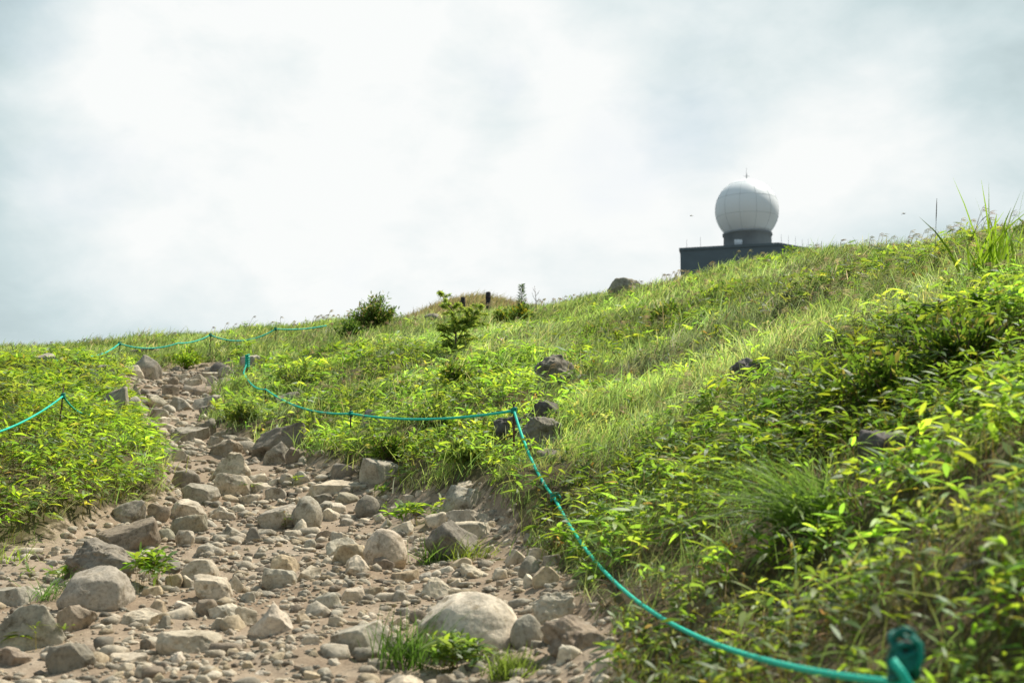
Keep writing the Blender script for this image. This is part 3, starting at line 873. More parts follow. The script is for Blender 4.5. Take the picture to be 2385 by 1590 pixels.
def tufts(B, hts, nb, wd, pal, spread=.55, droop=(.1, .6), wind=(.16, .02), prof=BLADE, rad=.05, tip=1.15, tint=None):
    n = len(B); k = np.repeat(np.arange(n), nb); m = len(k)
    az = rng.uniform(0, 6.28, m); inc = np.abs(rng.normal(0, spread, m)) * .9
    d = np.stack([np.cos(az) * np.sin(inc), np.sin(az) * np.sin(inc), np.cos(inc)], -1); d[:, 0] += wind[0]; d[:, 1] += wind[1]; d /= np.linalg.norm(d, axis=1, keepdims=True)
    a2 = az + np.pi / 2 + rng.normal(0, .9, m); s = np.stack([np.cos(a2), np.sin(a2), np.zeros(m)], -1); s -= d * (s * d).sum(1, keepdims=True); s /= np.linalg.norm(s, axis=1, keepdims=True)
    L = hts[k] * rng.uniform(.5, 1.15, m)
    off = np.stack([rng.normal(0, 1, m), rng.normal(0, 1, m), np.zeros(m)], -1) * (np.broadcast_to(rad, (n,))[k])[:, None]
    base_c = palette(pal, n, .12)
    if tint is not None: base_c = base_c * tint
    c = base_c[k] * np.exp(rng.normal(0, .15, (m, 1)))
    bend = np.stack([np.cos(az), np.sin(az), np.zeros(m)], -1) * rng.uniform(.05, .35, (m, 1)) + np.array([wind[0], wind[1], 0]) * 1.0
    return blades(B[k] + off - UP * .02, d, L, np.broadcast_to(wd, (n,))[k] * rng.uniform(.7, 1.3, m), rng.uniform(*droop, m) * .7, s, c, prof, bend, c * tip)


def sagcurve(A, B, sag, n):
    t = np.linspace(0, 1, n)[:, None]; p = A * (1 - t) + B * t; p[:, 2] -= (sag * 4 * t * (1 - t))[:, 0]; return p



# main rope by the path
A0 = at(576, 842, 27.0); A = at(567, 868, 26.8); A2 = at(618, 906, 23.5); Mi = at(817, 963, 17.6); Nn = at(1197, 956, 13.5); K = at(1291, 1158, 11.6); Zt = at(2098, 1590, 3.4)
Zs = np.array([at(2112, 1590, 3.4)[0], 3.42, 0])
segs = [sagcurve(A0, A, 0, 8)[:-1], sagcurve(A, A2, .10, 20)[:-1], sagcurve(A2, Mi, .12, 60)[:-1], sagcurve(Mi, Nn, .075, 80)[:-1], sagcurve(Nn, K, .10, 110)[:-1], sagcurve(K, Zt, .30, 420)]
_rp = np.concatenate(segs); _ru, _rv, _ = project(_rp)
_o = np.argsort(_ru); _ru, _rv, _rD = _ru[_o], _rv[_o], _rp[_o, 1]


def clear_of_rope(x, y, z, px, slack=8):
    """greatest plant height that leaves the guide rope free (the plants beside a rope are trodden down)"""
    row = np.interp(px, _ru, _rv); D = np.interp(px, _ru, _rD)
    c = (PH / 2 - (row + slack)) / F
    zl = EYE + y * (math.sin(PITCH) + c * math.cos(PITCH)) / (math.cos(PITCH) - c * math.sin(PITCH)) - z
    return np.where((px > 570) & (px < 2110) & (y < D + .08), np.maximum(zl, 0.0), 9.0)


def species_shade_tint(x, y):
    """drifts of lime, straw and dark green plants; darks also paint in slope shadow"""
    a = vnoise(x * .45, y * .45, 81) * .6 + vnoise(x * 1.4, y * 1.4, 82) * .4; b = vnoise(x * .6 + 5, y * .6, 83) * .55 + vnoise(x * 2.1, y * 2.1, 84) * .45
    t = np.exp(1.7 * (a - .47))[:, None] * np.ones((1, 3)); st = np.clip((b - .52) * 4, 0, 1)[:, None]
    return t * (1 - st) + t * st * np.array([1.12, .98, 1.75])


# -- dwarf bamboo ground cover
x, y, z, r, px, py, m, ok = scatter(68000, 2.2, 48, lambda q: np.where(q < 8, 150.0 + 110 * np.clip(6 - q, 0, 2), 150.0 * (8 / q) ** 1.2))
nz = vnoise(x * .55, y * .55, 31) * .6 + vnoise(x * 1.7, y * 1.7, 32) * .4
p = np.full(len(x), .10)
p = np.where((px > 1230) & (r < 6.3), .95, p)
p = np.where((px > 1230) & (r >= 6.3) & (r < 14), np.clip(.30 + 1.9 * (nz - .42), .10, .9), p)
p = np.where((px > 2050) & (r >= 7) & (r < 14), np.clip(.50 + 1.9 * (nz - .42), .25, .9), p)
p = np.where((px < 560) & (r < 37), .95, p)
p = np.where((px >= 480) & (px < 1330) & (r < 31), np.clip(.25 + 1.3 * (nz - .33), .1, .9), p)
p = np.where((px >= 1250) & (r >= 12.5) & (r < 30), np.clip(1.6 * (nz - .48), .03, .6), p)
p = np.where((r >= 34), .06, p)
gap = np.where((px > 1330) & (r < 9), np.clip((nz - .27) * 4.0, .24, 1), 1)
keep = ok & (m < .5) & (rng.random(len(x)) < p * gap)
B = np.stack([x, y, z], -1)[keep]; rr = r[keep]; pp = px[keep]
scl = np.where(rr < 9, .104 * (.72 + .6 * vnoise(B[:, 0] * 1.3, B[:, 1] * 1.3, 71)), .12) * rng.uniform(.75, 1.3, len(rr)) * np.clip(rr / 16, 1, 1.5)
ht = np.where(pp < 560, np.where(rr > 19, .19, .30), .20) * rng.uniform(.45, 1.35, len(rr)) + .04
cl = clear_of_rope(B[:, 0], B[:, 1], B[:, 2], pp)
ht = np.minimum(ht, np.maximum(cl - .45 * scl, .02)); scl = np.minimum(scl, np.maximum(cl * 1.3, .03))
near = rr < 9.5
for sel, pal, pr, nm, lab in ((near & (pp > 560), SASA, LANCE6, 'dwarf_bamboo_undergrowth', 'low dwarf bamboo with yellow-green lance leaves carpeting the bank under the near rope'),
                              (~near & (pp > 560), SASA, LANCE, 'dwarf_bamboo_undergrowth', 'dwarf bamboo and weeds mixed into the slope above the rope'),
                              (pp <= 560, SASA_L, LANCE, 'dwarf_bamboo_undergrowth', 'bright dwarf bamboo thicket on the bank across the path from the rope')):
    mb = MB()
    for V, Q, c in leaf_whorls(B[sel], ht[sel], scl[sel], pal, prof=pr, tint=species_shade_tint(B[sel, 0], B[sel, 1]) * np.where(rr[sel] < 14, 1.22, 1.0)[:, None], wr=.185 if pr is LANCE6 else .20): mb.add(V, Q, None, c)
    tag(mb.build(nm, M_LEAF), lab, 'undergrowth', kind='stuff')

# -- small leaved weeds between the bamboo
x, y, z, r, px, py, m, ok = scatter(15000, 2.6, 26, lambda q: np.where(q < 8, 60.0, 60.0 * (8 / q) ** .9))
nz = vnoise(x * 1.1 + 4, y * 1.1, 91)
keep = ok & (m < .5) & (px > 450) & (rng.random(len(x)) < np.clip((nz - .30) * 2.2, 0, .9))
B = np.stack([x, y, z], -1)[keep]; rr = r[keep]
ht = rng.uniform(.08, .26, len(rr)); ht = np.minimum(ht, np.maximum(clear_of_rope(B[:, 0], B[:, 1], B[:, 2], px[keep]) - .03, .02))
mb = MB()
for V, Q, c in leaf_whorls(B, ht, rng.uniform(.028, .065, len(rr)) * np.clip(rr / 12, 1, 1.6), [(3, (.10, .15, .05)), (3, (.14, .185, .055)), (1.5, (.075, .12, .045)), (1, (.19, .20, .10)), (.5, (.22, .15, .07))], (7, 13), .34, LANCE, (-.3, 1.1), (.0, .5), tint=species_shade_tint(B[:, 0], B[:, 1])): mb.add(V, Q, None, c)
tag(mb.build('weeds', M_LEAF), 'small-leaved weeds and herbs growing between the bamboo and grass of the slope', 'weeds', kind='stuff')

# -- meadow grass
x, y, z, r, px, py, m, ok = scatter(44000, 2.4, 52, lambda q: np.where(q < 13, 70.0, 70.0 * (13 / q) ** 1.05))
nz = vnoise(x * .5 + 9, y * .5, 41) * .55 + vnoise(x * 1.5, y * 1.5, 42) * .45
p = np.full(len(x), 1.0)
p = np.where((px > 1330) & (r < 6.0), np.clip((nz - .38) * 1.9, .16, .6), p)
p = np.where((px > 1230) & (r >= 6.0) & (r < 9), np.clip(.25 + 1.8 * (nz - .40), .1, .8), p)
p = np.where((px < 560) & (r < 33), .16, p)
p = np.where((px >= 480) & (px < 1330) & (r < 31), np.clip(.35 + 1.2 * (nz - .35), .15, .95), p)
keep = ok & (m < .55) & (rng.random(len(x)) < p)
B = np.stack([x, y, z], -1)[keep]; rr = r[keep]; pp = px[keep]
ht = (.20 + .16 * vnoise(B[:, 0] * .4, B[:, 1] * .4, 43)) * rng.uniform(.75, 1.35, len(rr)) * np.clip(.8 + rr / 60, .8, 1.2)
wd = np.maximum(.0045, rr * .00048)
ht = np.minimum(ht, np.maximum(clear_of_rope(B[:, 0], B[:, 1], B[:, 2], pp), .03))
V, Q, c = tufts(B, ht, 14, wd, GRASS, rad=np.clip(rr / 160, .05, .16), tint=species_shade_tint(B[:, 0], B[:, 1]))
tag(obj('meadow_grass', mesh_np('meadow_grass', V, Q, M_GRASS, c)), 'thick green meadow grass blowing over the slope and the skyline', 'grass', kind='stuff')

# -- pale seed heads waving above the grass
x, y, z, r, px, py, m, ok = scatter(5200, 6, 50, lambda q: np.where(q < 14, 9.0, 9.0 * (14 / q) ** .8))
nz = vnoise(x * .45 + 2, y * .45, 51)
keep = ok & (m < .2) & (px > 700) & (r > 9) & (rng.random(len(x)) < np.clip((nz - .40) * 2.2, 0.03, .9))
keep |= ok & (m < .1) & (r > 36) & (rng.random(len(x)) < .10)
keep |= ok & (px > 1720) & (r > 12) & (r < 24) & (vnoise(x * .7, y * .7, 52) > .42)
B = np.stack([x, y, z], -1)[keep]; rr = r[keep]; n = len(B)
hs = rng.uniform(.30, .55, n); d = np.stack([rng.normal(.12, .12, n), rng.normal(0, .1, n), np.ones(n)], -1); d /= np.linalg.norm(d, axis=1, keepdims=True)
sd = np.stack([np.ones(n), np.zeros(n), np.zeros(n)], -1)
mb = MB(); stc = palette([(1, (.20, .19, .09)), (1, (.24, .20, .12))], n)
bend = np.stack([np.full(n, .12), np.zeros(n), np.zeros(n)], -1)
V, Q, c = blades(B, d, hs, np.maximum(.0025, rr * .0003), 0.05, sd, stc, [1, .9, .8, .7], bend); mb.add(V, Q, None, c)
tip = B + d * hs[:, None] + bend * hs[:, None] - UP * (.05 * hs)[:, None]
k = np.repeat(np.arange(n), 9); mm = len(k)
dd = np.stack([rng.normal(.8, .18, mm), rng.normal(0, .2, mm), rng.normal(.30, .18, mm)], -1); dd /= np.linalg.norm(dd, axis=1, keepdims=True)
s2 = np.cross(dd, rng.normal(size=(mm, 3))); s2 /= np.linalg.norm(s2, axis=1, keepdims=True)
hc = palette([(3, (.44, .39, .25)), (2, (.40, .32, .22)), (1.5, (.36, .36, .20))], n)[k]
V, Q, c = blades(tip[k] - d[k] * rng.uniform(0, .05, mm)[:, None], dd, rng.uniform(.06, .13, mm), np.maximum(.003, rr[k] * .0003), .35, s2, hc, [.4, 1, .7, .1]); mb.add(V, Q, None, c)
tag(mb.build('seeding_grass', M_DRY), 'pale feathery grass seed heads bending in the wind over the slope', 'grass', kind='stuff')

# -- dry litter under the bamboo
x, y, z, r, px, py, m, ok = scatter(26000, 2.2, 16, lambda q: np.where(q < 7, 500.0, 500.0 * (7 / q) ** 1.6), -.15, .45)
keep = (m < .85) & (px > 1000) & (rng.random(len(x)) < np.where(r < 9.5, .8, .3))
B = np.stack([x, y, z + .01], -1)[keep]; n = len(B); az = rng.uniform(0, 6.28, n); e_ = rng.normal(.12, .25, n)
d = np.stack([np.cos(az) * np.cos(e_), np.sin(az) * np.cos(e_), np.sin(e_)], -1); s = np.stack([-np.sin(az), np.cos(az), rng.normal(0, .3, n)], -1); s /= np.linalg.norm(s, axis=1, keepdims=True)
c_ = palette([(3, (.16, .105, .065)), (2, (.24, .17, .11)), (2, (.10, .065, .04)), (1, (.34, .28, .20)), (.4, (.22, .09, .04))], n, .25)
V, Q, c = blades(B, d, rng.uniform(.04, .12, n), rng.uniform(.003, .012, n), .2, s, c_, [.5, 1, .5])
tag(obj('leaf_litter', mesh_np('leaf_litter', V, Q, M_DRY, c)), 'brown dead leaves and stalks lying under the bamboo on the bank', 'leaf litter', kind='stuff')

x, y, z, r, px, py, m, ok = scatter(3400, 2.6, 14, lambda q: np.where(q < 7, 60.0, 60.0 * (7 / q) ** 1.4), -.1, .45)
keep = ok & (m < .6) & (px > 1000); B = np.stack([x, y, z], -1)[keep]; n = len(B); az = rng.uniform(0, 6.28, n); e_ = rng.uniform(.2, 1.5, n)
d = np.stack([np.cos(az) * np.cos(e_), np.sin(az) * np.cos(e_), np.sin(e_)], -1); s = np.stack([-np.sin(az), np.cos(az), 0 * az], -1)
L_ = np.minimum(rng.uniform(.08, .34, n), np.maximum(clear_of_rope(B[:, 0], B[:, 1], B[:, 2], px[keep]), .03))
V, Q, c = blades(B, d, L_, rng.uniform(.002, .005, n), .25, s, palette([(3, (.30, .24, .16)), (2, (.20, .14, .09)), (1.5, (.38, .33, .25))], n, .2), [1, .9, .8, .5])
tag(obj('dry_stalks', mesh_np('dry_stalks', V, Q, M_DRY, c)), 'thin dry tan stalks sticking out between the bamboo leaves of the bank', 'dry stalks', kind='stuff')

# -- russet grass on the far knoll
n = 5200; tt = np.arctan((rng.uniform(930, 1300, n) - PW / 2) / F); r = rng.uniform(78, 100, n); x = r * np.sin(tt); y = r * np.cos(tt); z = height(x, y)
V, Q, c = tufts(np.stack([x, y, z], -1), rng.uniform(.5, 1.0, n), 6, .05, [(3, (.38, .32, .17)), (2, (.34, .33, .15)), (2, (.28, .31, .12)), (1, (.38, .28, .18))], rad=.3)
tag(obj('russet_grass', mesh_np('russet_grass', V, Q, M_DRY, c)), 'russet dry grass covering the far knoll behind the fence posts', 'grass', kind='stuff')


# ------------------------------------------------------------------ single plants
def local(fn):
    return fn


def tuft_thing(px, py, n, h, w, pal, label, name='grass_tuft', cat='grass tuft', mat=None, D=None, spread=.6, rad=.06, droop=(.1, .6), wind=(.1, 0), prof=BLADE5):
    P = hit(px, py) if D is None else at(px, py, D)
    B = np.zeros((1, 3)); V, Q, c = tufts(B, np.array([h]), n, w, pal, spread, droop, wind, prof, rad)
    o = obj(name, mesh_np(name, V, Q, mat or M_GRASS, c), None, tuple(P)); tag(o, label, cat); return o


def whorl_thing(px, py, n, h, L, pal, label, rad=.1, name='bamboo_sprig', cat='plant', D=None, nleaf=(5, 9), wr=.2, el=(-.1, .9), droop=(.1, .5)):
    P = hit(px, py) if D is None else at(px, py, D)
    B = np.stack([rng.normal(0, rad, n), rng.normal(0, rad, n), np.zeros(n)], -1)
    mb = MB()
    for V, Q, c in leaf_whorls(B, h * rng.uniform(.5, 1.2, n), L * rng.uniform(.8, 1.2, n), pal, nleaf, wr, LANCE6, el, droop): mb.add(V, Q, None, c)
    o = mb.build(name, M_LEAF, None, tuple(P)); tag(o, label, cat); return o


DARKG = [(3, (.075, .13, .025)), (2, (.10, .16, .03)), (1, (.17, .16, .06))]
YELG = [(3, (.16, .20, .03)), (2, (.20, .21, .04)), (1, (.12, .17, .03))]
MUG = [(3, (.10, .16, .055)), (2, (.14, .20, .07)), (1, (.19, .25, .12)), (2, (.13, .20, .03))]
tuft_thing(942, 1548, 190, .37, .006, DARKG, 'loose green grass tuft against the shaded end of the biggest boulder', rad=.075, spread=.38)
tuft_thing(1190, 1572, 260, .19, .006, YELG, 'yellow-green grass tuft at the foot of the biggest boulder, towards the rope', rad=.06)
whorl_thing(1060, 1562, 42, .17, .08, MUG, 'silvery mugwort clump growing against the front of the biggest boulder', .095, 'mugwort_plant', nleaf=(8, 14), wr=.26, el=(-.2, 1.1))
tuft_thing(1010, 1312, 110, .34, .007, DARKG, 'tall grass tuft between the upright egg-shaped boulder and the dark grass-flanked boulder', rad=.07)
tuft_thing(1100, 1300, 90, .26, .006, YELG, 'wispy grass tuft on the rope side of the dark grass-flanked boulder', rad=.08)
whorl_thing(970, 1218, 22, .20, .15, SASA, 'dark leafy bamboo sprig in front of the table slab', .14)
whorl_thing(335, 1372, 24, .30, .14, SASA_L, 'tall bamboo sprig growing at the end of the big ridged dark boulder', .10)
whorl_thing(165, 1352, 14, .16, .13, SASA_L, 'small bamboo sprig in front of the big ridged dark boulder', .10)
tuft_thing(120, 1392, 60, .28, .006, DARKG, 'thin grass tuft beside the bulging grey boulder above the low slab', rad=.08)
whorl_thing(95, 1500, 6, .12, .13, SASA_L, 'two-leaved bamboo sprig in front of the broad mottled boulder', .08)
tuft_thing(20, 1310, 60, .30, .007, YELG, 'long bent grass over the bare soil hollow', rad=.10, spread=.9)
whorl_thing(558, 1152, 5, .14, .12, SASA, 'sprig of grass leaves against the rounded sprig boulder', .05)
whorl_thing(880, 1158, 6, .10, .12, SASA_L, 'yellowish sprig at the end of the long flat pale slab', .06)
whorl_thing(690, 1128, 4, .10, .10, YELG, 'tiny sprig between the pale stones above the long round-ended boulder', .05)
whorl_thing(660, 1232, 4, .16, .10, DARKG, 'small weed in front of the long round-ended boulder', .03)
whorl_thing(440, 1018, 5, .10, .10, SASA_L, 'small weed in front of the long upper slab', .05)
tuft_thing(1905, 1215, 420, .62, .006, [(3, (.105, .165, .035)), (2, (.13, .185, .045)), (1, (.19, .20, .08))], 'big drooping grass tussock spilling down the bank beside the blackish peaty rock', 'grass_tussock', 'grass tussock', spread=.75, rad=.10, droop=(.3, 1.1), wind=(-.35, -.1))
tuft_thing(2305, 670, 44, 1.0, .024, [(3, (.13, .20, .02)), (2, (.16, .23, .02))], 'broad-bladed tall grass clump topping the bank against the sky', 'tall_grass', 'tall grass', spread=.24, rad=.12, wind=(.02, 0))
tuft_thing(2330, 620, 40, .55, .018, [(3, (.11, .17, .02)), (2, (.15, .21, .025))], 'second broad-bladed grass clump just behind the tall one on the skyline', 'tall_grass', 'tall grass', spread=.45, rad=.15, wind=(.05, 0))
tuft_thing(1770, 800, 130, .42, .010, DARKG, 'dark upright grass clump standing alone high on the slope', spread=.4, rad=.14)
tuft_thing(1690, 620, 60, .42, .016, GRASS, 'grass tuft sprouting on the skyline in front of the dark building wall', rad=.25, spread=.45)


def stalk(px, py, D, top_px, top_py, label, bend=0.0):
    A = at(px, py, D); Bp = at(top_px, top_py, D); t = np.linspace(0, 1, 14)[:, None]
    pts = (Bp - A) * t + np.array([bend, 0, 0]) * t * t - np.array([0, 0, abs(bend)]) * (t ** 4) * .6
    mb = MB(); mb.tube(pts, np.linspace(.0022, .0014, 14), 6, (.16, .15, .08)); c2 = pts[-5:]
    mb.tube(c2, [.002, .0035, .0035, .003, .001], 6, (.15, .12, .07))
    tag(mb.build('grass_stalk', M_DRY, None, tuple(A)), label, 'grass stalk')


stalk(2176, 640, 11.0, 2182, 462, 'single straight bare grass stalk standing above the skyline')
stalk(2262, 560, 11.0, 2282, 492, 'hooked dark grass stalk bent over on the skyline', .06)
# thistle
Pt = hit(1706, 1075); top = at(1706, 1026, Pt[1])
th_o = empty('thistle', tuple(Pt)); tag(th_o, 'purple thistle flower head above weeds in the middle of the slope', 'flower')
hh = top[2] - Pt[2]
MB().tube([(0, 0, -.03), (.005, 0, hh * .5), (0, 0, hh)], .004, 6, (.09, .13, .03)).build('stem', M_GRASS, th_o)
n = 60; az = rng.uniform(0, 6.28, n); e_ = rng.uniform(.2, 1.5, n)
d = np.stack([np.cos(az) * np.cos(e_), np.sin(az) * np.cos(e_), np.sin(e_)], -1); s = np.stack([-np.sin(az), np.cos(az), 0 * az], -1)
V, Q, c = blades(np.tile([0, 0, hh], (n, 1)), d, .034, .006, 0, s, palette([(1, (.46, .13, .50))], n, .15), [.6, 1, .3])
obj('petal_head', mesh_np('petal_head', V, Q, M_LEAF, c), th_o)

# dead branches on the bank
def branch(pts, rad, label):
    P0 = hit(*pts[0]); Ps = [hit(*q) + np.array([0, 0, .05]) for q in pts]; Ps = np.array(Ps); t = np.linspace(0, len(Ps) - 1, 20)
    cur = np.stack([np.interp(t, np.arange(len(Ps)), Ps[:, i_]) for i_ in range(3)], -1); cur += rng.normal(0, .004, cur.shape)
    mb = MB(); mb.tube(cur - Ps[0], np.linspace(rad, rad * .4, 20), 7)
    mb.tube(np.array([cur[9], cur[9] + (.04, -.02, .06), cur[9] + (.10, -.02, .09)]) - Ps[0], [rad * .5, rad * .4, rad * .2], 6)
    tag(mb.build('dead_branch', plain_mat('grey_branch', (.30, .27, .24), .9, .3, 50), None, tuple(Ps[0])), label, 'branch')


branch([(1808, 1436), (1860, 1424), (1922, 1415)], .010, 'bare grey stick lying among bamboo leaves below the big tussock')
branch([(2222, 1372), (2262, 1348), (2312, 1340)], .011, 'bare grey stick curving out of the leaves at the edge of the picture')
branch([(1742, 1505), (1782, 1520), (1808, 1545)], .010, 'grey forked stick under the rope on the bank')

# young conifer
Pc = hit(1060, 842); Dc = Pc[1]; k_ = Dc / F
co = empty('young_conifer', tuple(Pc)); tag(co, 'thin young conifer with sparse spreading boughs in the grass below the fence posts', 'conifer')
Hc = 165 * k_
tr = MB(); lead = [np.array([0, 0, -.05]), np.array([.01, 0, Hc * .4]), np.array([-.02, 0, Hc * .7]), np.array([-38 * k_, 0, Hc])]
tr.tube(lead, [.022, .017, .011, .004], 7); lead2 = [np.array([0, 0, Hc * .25]), np.array([26 * k_, .05, Hc * .55]), np.array([66 * k_, .08, Hc * .83])]
tr.tube(lead2, [.014, .010, .003], 6)
nb_, nd_, nL_, nc_ = [], [], [], []
for i_ in range(84):
    if i_ < 58: zt = rng.uniform(.02, .97) ** 1.25; t_ = zt; src = np.array([np.interp(t_, [0, .4, .7, 1], [q[k2] for q in lead]) for k2 in range(3)])
    else: t_ = rng.uniform(.3, 1); src = np.array([np.interp(t_, [0, .5, 1], [q[k2] for q in lead2]) for k2 in range(3)])
    az = rng.uniform(0, 6.28); Lb = (.12 + .42 * (1 - t_) ** .9) * rng.uniform(.5, 1.15) * Hc * .85
    dv = np.array([math.cos(az), math.sin(az), rng.uniform(.15, 1.0)]); dv /= np.linalg.norm(dv)
    pts = src + dv * Lb * np.linspace(0, 1, 7)[:, None] - np.array([0, 0, .25]) * Lb * (np.linspace(0, 1, 7) ** 2)[:, None]
    tr.tube(pts, np.linspace(.006, .002, 7), 5)
    nn = int(80 * Lb / .3) + 40; tq = rng.uniform(.15, 1.05, nn); bp = np.stack([np.interp(tq, np.linspace(0, 1, 7), pts[:, k2]) for k2 in range(3)], -1)
    sdv = np.array([-math.sin(az), math.cos(az), 0]); sg = rng.choice([-1, 1], nn)
    dn = dv[None] * rng.uniform(.5, 1.0, (nn, 1)) + sdv[None] * (sg * rng.uniform(.4, .9, nn))[:, None] + rng.normal(0, .45, (nn, 3)); dn /= np.linalg.norm(dn, axis=1, keepdims=True)
    nb_.append(bp); nd_.append(dn); nL_.append(rng.uniform(.04, .085, nn))
tr.build('trunk', M_BARK, co)
nb_ = np.concatenate(nb_); nd_ = np.concatenate(nd_); nL_ = np.concatenate(nL_); s = np.cross(nd_, rng.normal(size=nd_.shape)); s /= np.linalg.norm(s, axis=1, keepdims=True)
V, Q, c = blades(nb_, nd_, nL_, .013, .15, s, palette([(3, (.18, .25, .08)), (2, (.22, .28, .09)), (1, (.24, .27, .10))], len(nb_)), [.7, 1, .3])
obj('needles', mesh_np('needles', V, Q, M_LEAF, c), co)


def shrub(px, py, wpx, hpx, label, n=900, L=.09, pal=DARKG, name='shrub', ups=.5, wr=.24, lift=0, nst=16):
    P = hit(px, py, 2.0, 46.0); k = P[1] / F; wx, hz = wpx * k, hpx * k
    o = empty(name, tuple(P)); tag(o, label, 'shrub')
    st = MB(); tips = []
    for _ in range(nst):
        a_ = rng.uniform(0, 6.28); q = rng.uniform(.1, 1) ** .6; tip = np.array([math.cos(a_) * q * wx * .5, math.sin(a_) * q * wx * .4, hz * (1.06 - .5 * q * q) * rng.uniform(.7, 1.05)])
        st.tube(np.array([[0, 0, -.05], tip * [.4, .4, .5], tip]), [.012, .008, .004], 5); tips.append(tip)
    st.build('branches', M_BARK, o)
    tips = np.array(tips); kk = rng.integers(0, nst, n); u = rng.uniform(.35, 1.03, n)[:, None]; b = tips[kk] * u * np.array([1, 1, 1]) + rng.normal(0, .035 * wx + .01, (n, 3)); b[:, 2] = np.maximum(b[:, 2], 0)
    d = tips[kk] / np.linalg.norm(tips[kk], axis=1, keepdims=True) * ups + rng.normal(0, .5, (n, 3)) + UP * .25; d /= np.linalg.norm(d, axis=1, keepdims=True)
    s_ = np.cross(d, rng.normal(size=d.shape)); s_ /= np.linalg.norm(s_, axis=1, keepdims=True)
    V, Q, c = blades(b, d, L * rng.uniform(.6, 1.2, n), L * wr, .2, s_, palette(pal, n, .22), LANCE)
    obj('foliage', mesh_np('foliage', V, Q, M_LEAF, c), o); return o


shrub(870, 775, 118, 82, 'dark bushy shrub sticking up from the skyline grass beyond the rope', 2400, .13, [(3, (.06, .11, .03)), (2, (.09, .14, .035)), (1, (.20, .16, .10))], ups=.7, nst=30)
shrub(1198, 768, 100, 66, 'rounded shrub with yellowing leaves beside the taller fence post', 2000, .11, [(3, (.06, .11, .03)), (2, (.10, .14, .03)), (1, (.24, .20, .03))])
shrub(812, 800, 70, 55, 'dark low shrub in the grass downhill of the bushy skyline shrub', 700, .12, [(3, (.05, .10, .03)), (2, (.08, .13, .03))])
shrub(1560, 760, 120, 42, 'low dark bush patch in the middle of the upper slope', 900, .11, DARKG)
shrub(430, 890 - 30, 90, 45, 'leafy bush beside the tall grey crag at the head of the path', 700, .12, SASA_L)
MIDG = [(3, (.10, .155, .045)), (2, (.135, .19, .05)), (1, (.17, .20, .06))]
for a in ((700, 905, 130, 60, 'leafy mound of bush just uphill of the rope near the lumpy purple-grey rock', MIDG), (905, 905, 150, 62, 'broad low bush in the middle of the slope above the sagging rope', MIDG),
          (1060, 905, 120, 58, 'dark leafy bush in the shade below the young conifer', DARKG), (1015, 1005, 110, 52, 'bushy weed clump just uphill of the rope between its two middle stakes', MIDG),
          (905, 1075, 120, 56, 'bushy clump hanging over the path edge above the tilted buried slab', DARKG), (1085, 1085, 110, 50, 'bushy clump over the path edge behind the table slab', MIDG),
          (560, 990, 90, 50, 'low bush on the path edge beside the dark wedge stone', MIDG), (1390, 800, 150, 40, 'low dark bush patch below the skyline rock', DARKG),
          (1180, 905, 100, 50, 'dark weed bush beside the knobbly outcrop', DARKG), (2080, 960, 260, 130, 'dark leafy bush on the big bank above the blackish peaty rock', DARKG),
          (2250, 880, 260, 150, 'tall dark bush on the big bank under the broad-bladed grass', DARKG)):
    shrub(*a[:5], 900, .085, a[5], ups=.45, wr=.26, nst=22)
# spruce tip and bare twig next to the rounded shrub
Ps_ = hit(1215, 756, 2.0, 46.0); k = Ps_[1] / F; o = empty('spruce_sapling', tuple(Ps_)); tag(o, 'dark narrow spruce sapling rising out of the rounded shrub', 'conifer'); hs_ = 96 * k
MB().tube([(0, 0, -.1), (0, 0, hs_ * .6), (.01, 0, hs_)], [.02, .012, .003], 6).build('trunk', M_BARK, o)
n = 300; zt = rng.uniform(.25, 1.0, n); rad_ = (1.05 - zt) * 17 * k; az = rng.uniform(0, 6.28, n); q = rng.uniform(.1, 1, n) * rad_
b = np.stack([np.cos(az) * q, np.sin(az) * q, zt * hs_], -1); d = np.stack([np.cos(az), np.sin(az), rng.uniform(.1, .9, n)], -1); d /= np.linalg.norm(d, axis=1, keepdims=True)
s_ = np.cross(d, rng.normal(size=d.shape)); s_ /= np.linalg.norm(s_, axis=1, keepdims=True)
V, Q, c = blades(b, d, .09, .016, .1, s_, palette([(3, (.045, .085, .04)), (1, (.07, .11, .04))], n), [.7, 1, .2]); obj('needles', mesh_np('needles', V, Q, M_LEAF, c), o)
Pb = hit(1247, 742, 2.0, 46.0); k = Pb[1] / F; mb = MB(); mb.tube([(0, 0, -.1), (.02, 0, 40 * k), (-.02, 0, 78 * k)], [.014, .009, .004], 6)
for zz, dx_, dz_ in ((30, 9, 22), (42, -8, 22), (54, 10, 14), (62, -6, 12)): mb.tube([(0.01, 0, zz * k), (dx_ * .6 * k, .02, (zz + dz_ * .5) * k), (dx_ * k, .03, (zz + dz_) * k)], [.006, .005, .003], 5)
tag(mb.build('bare_twig', M_BARK, None, tuple(Pb)), 'leafless twiggy stem standing on the skyline next to the spruce sapling', 'bare twig')

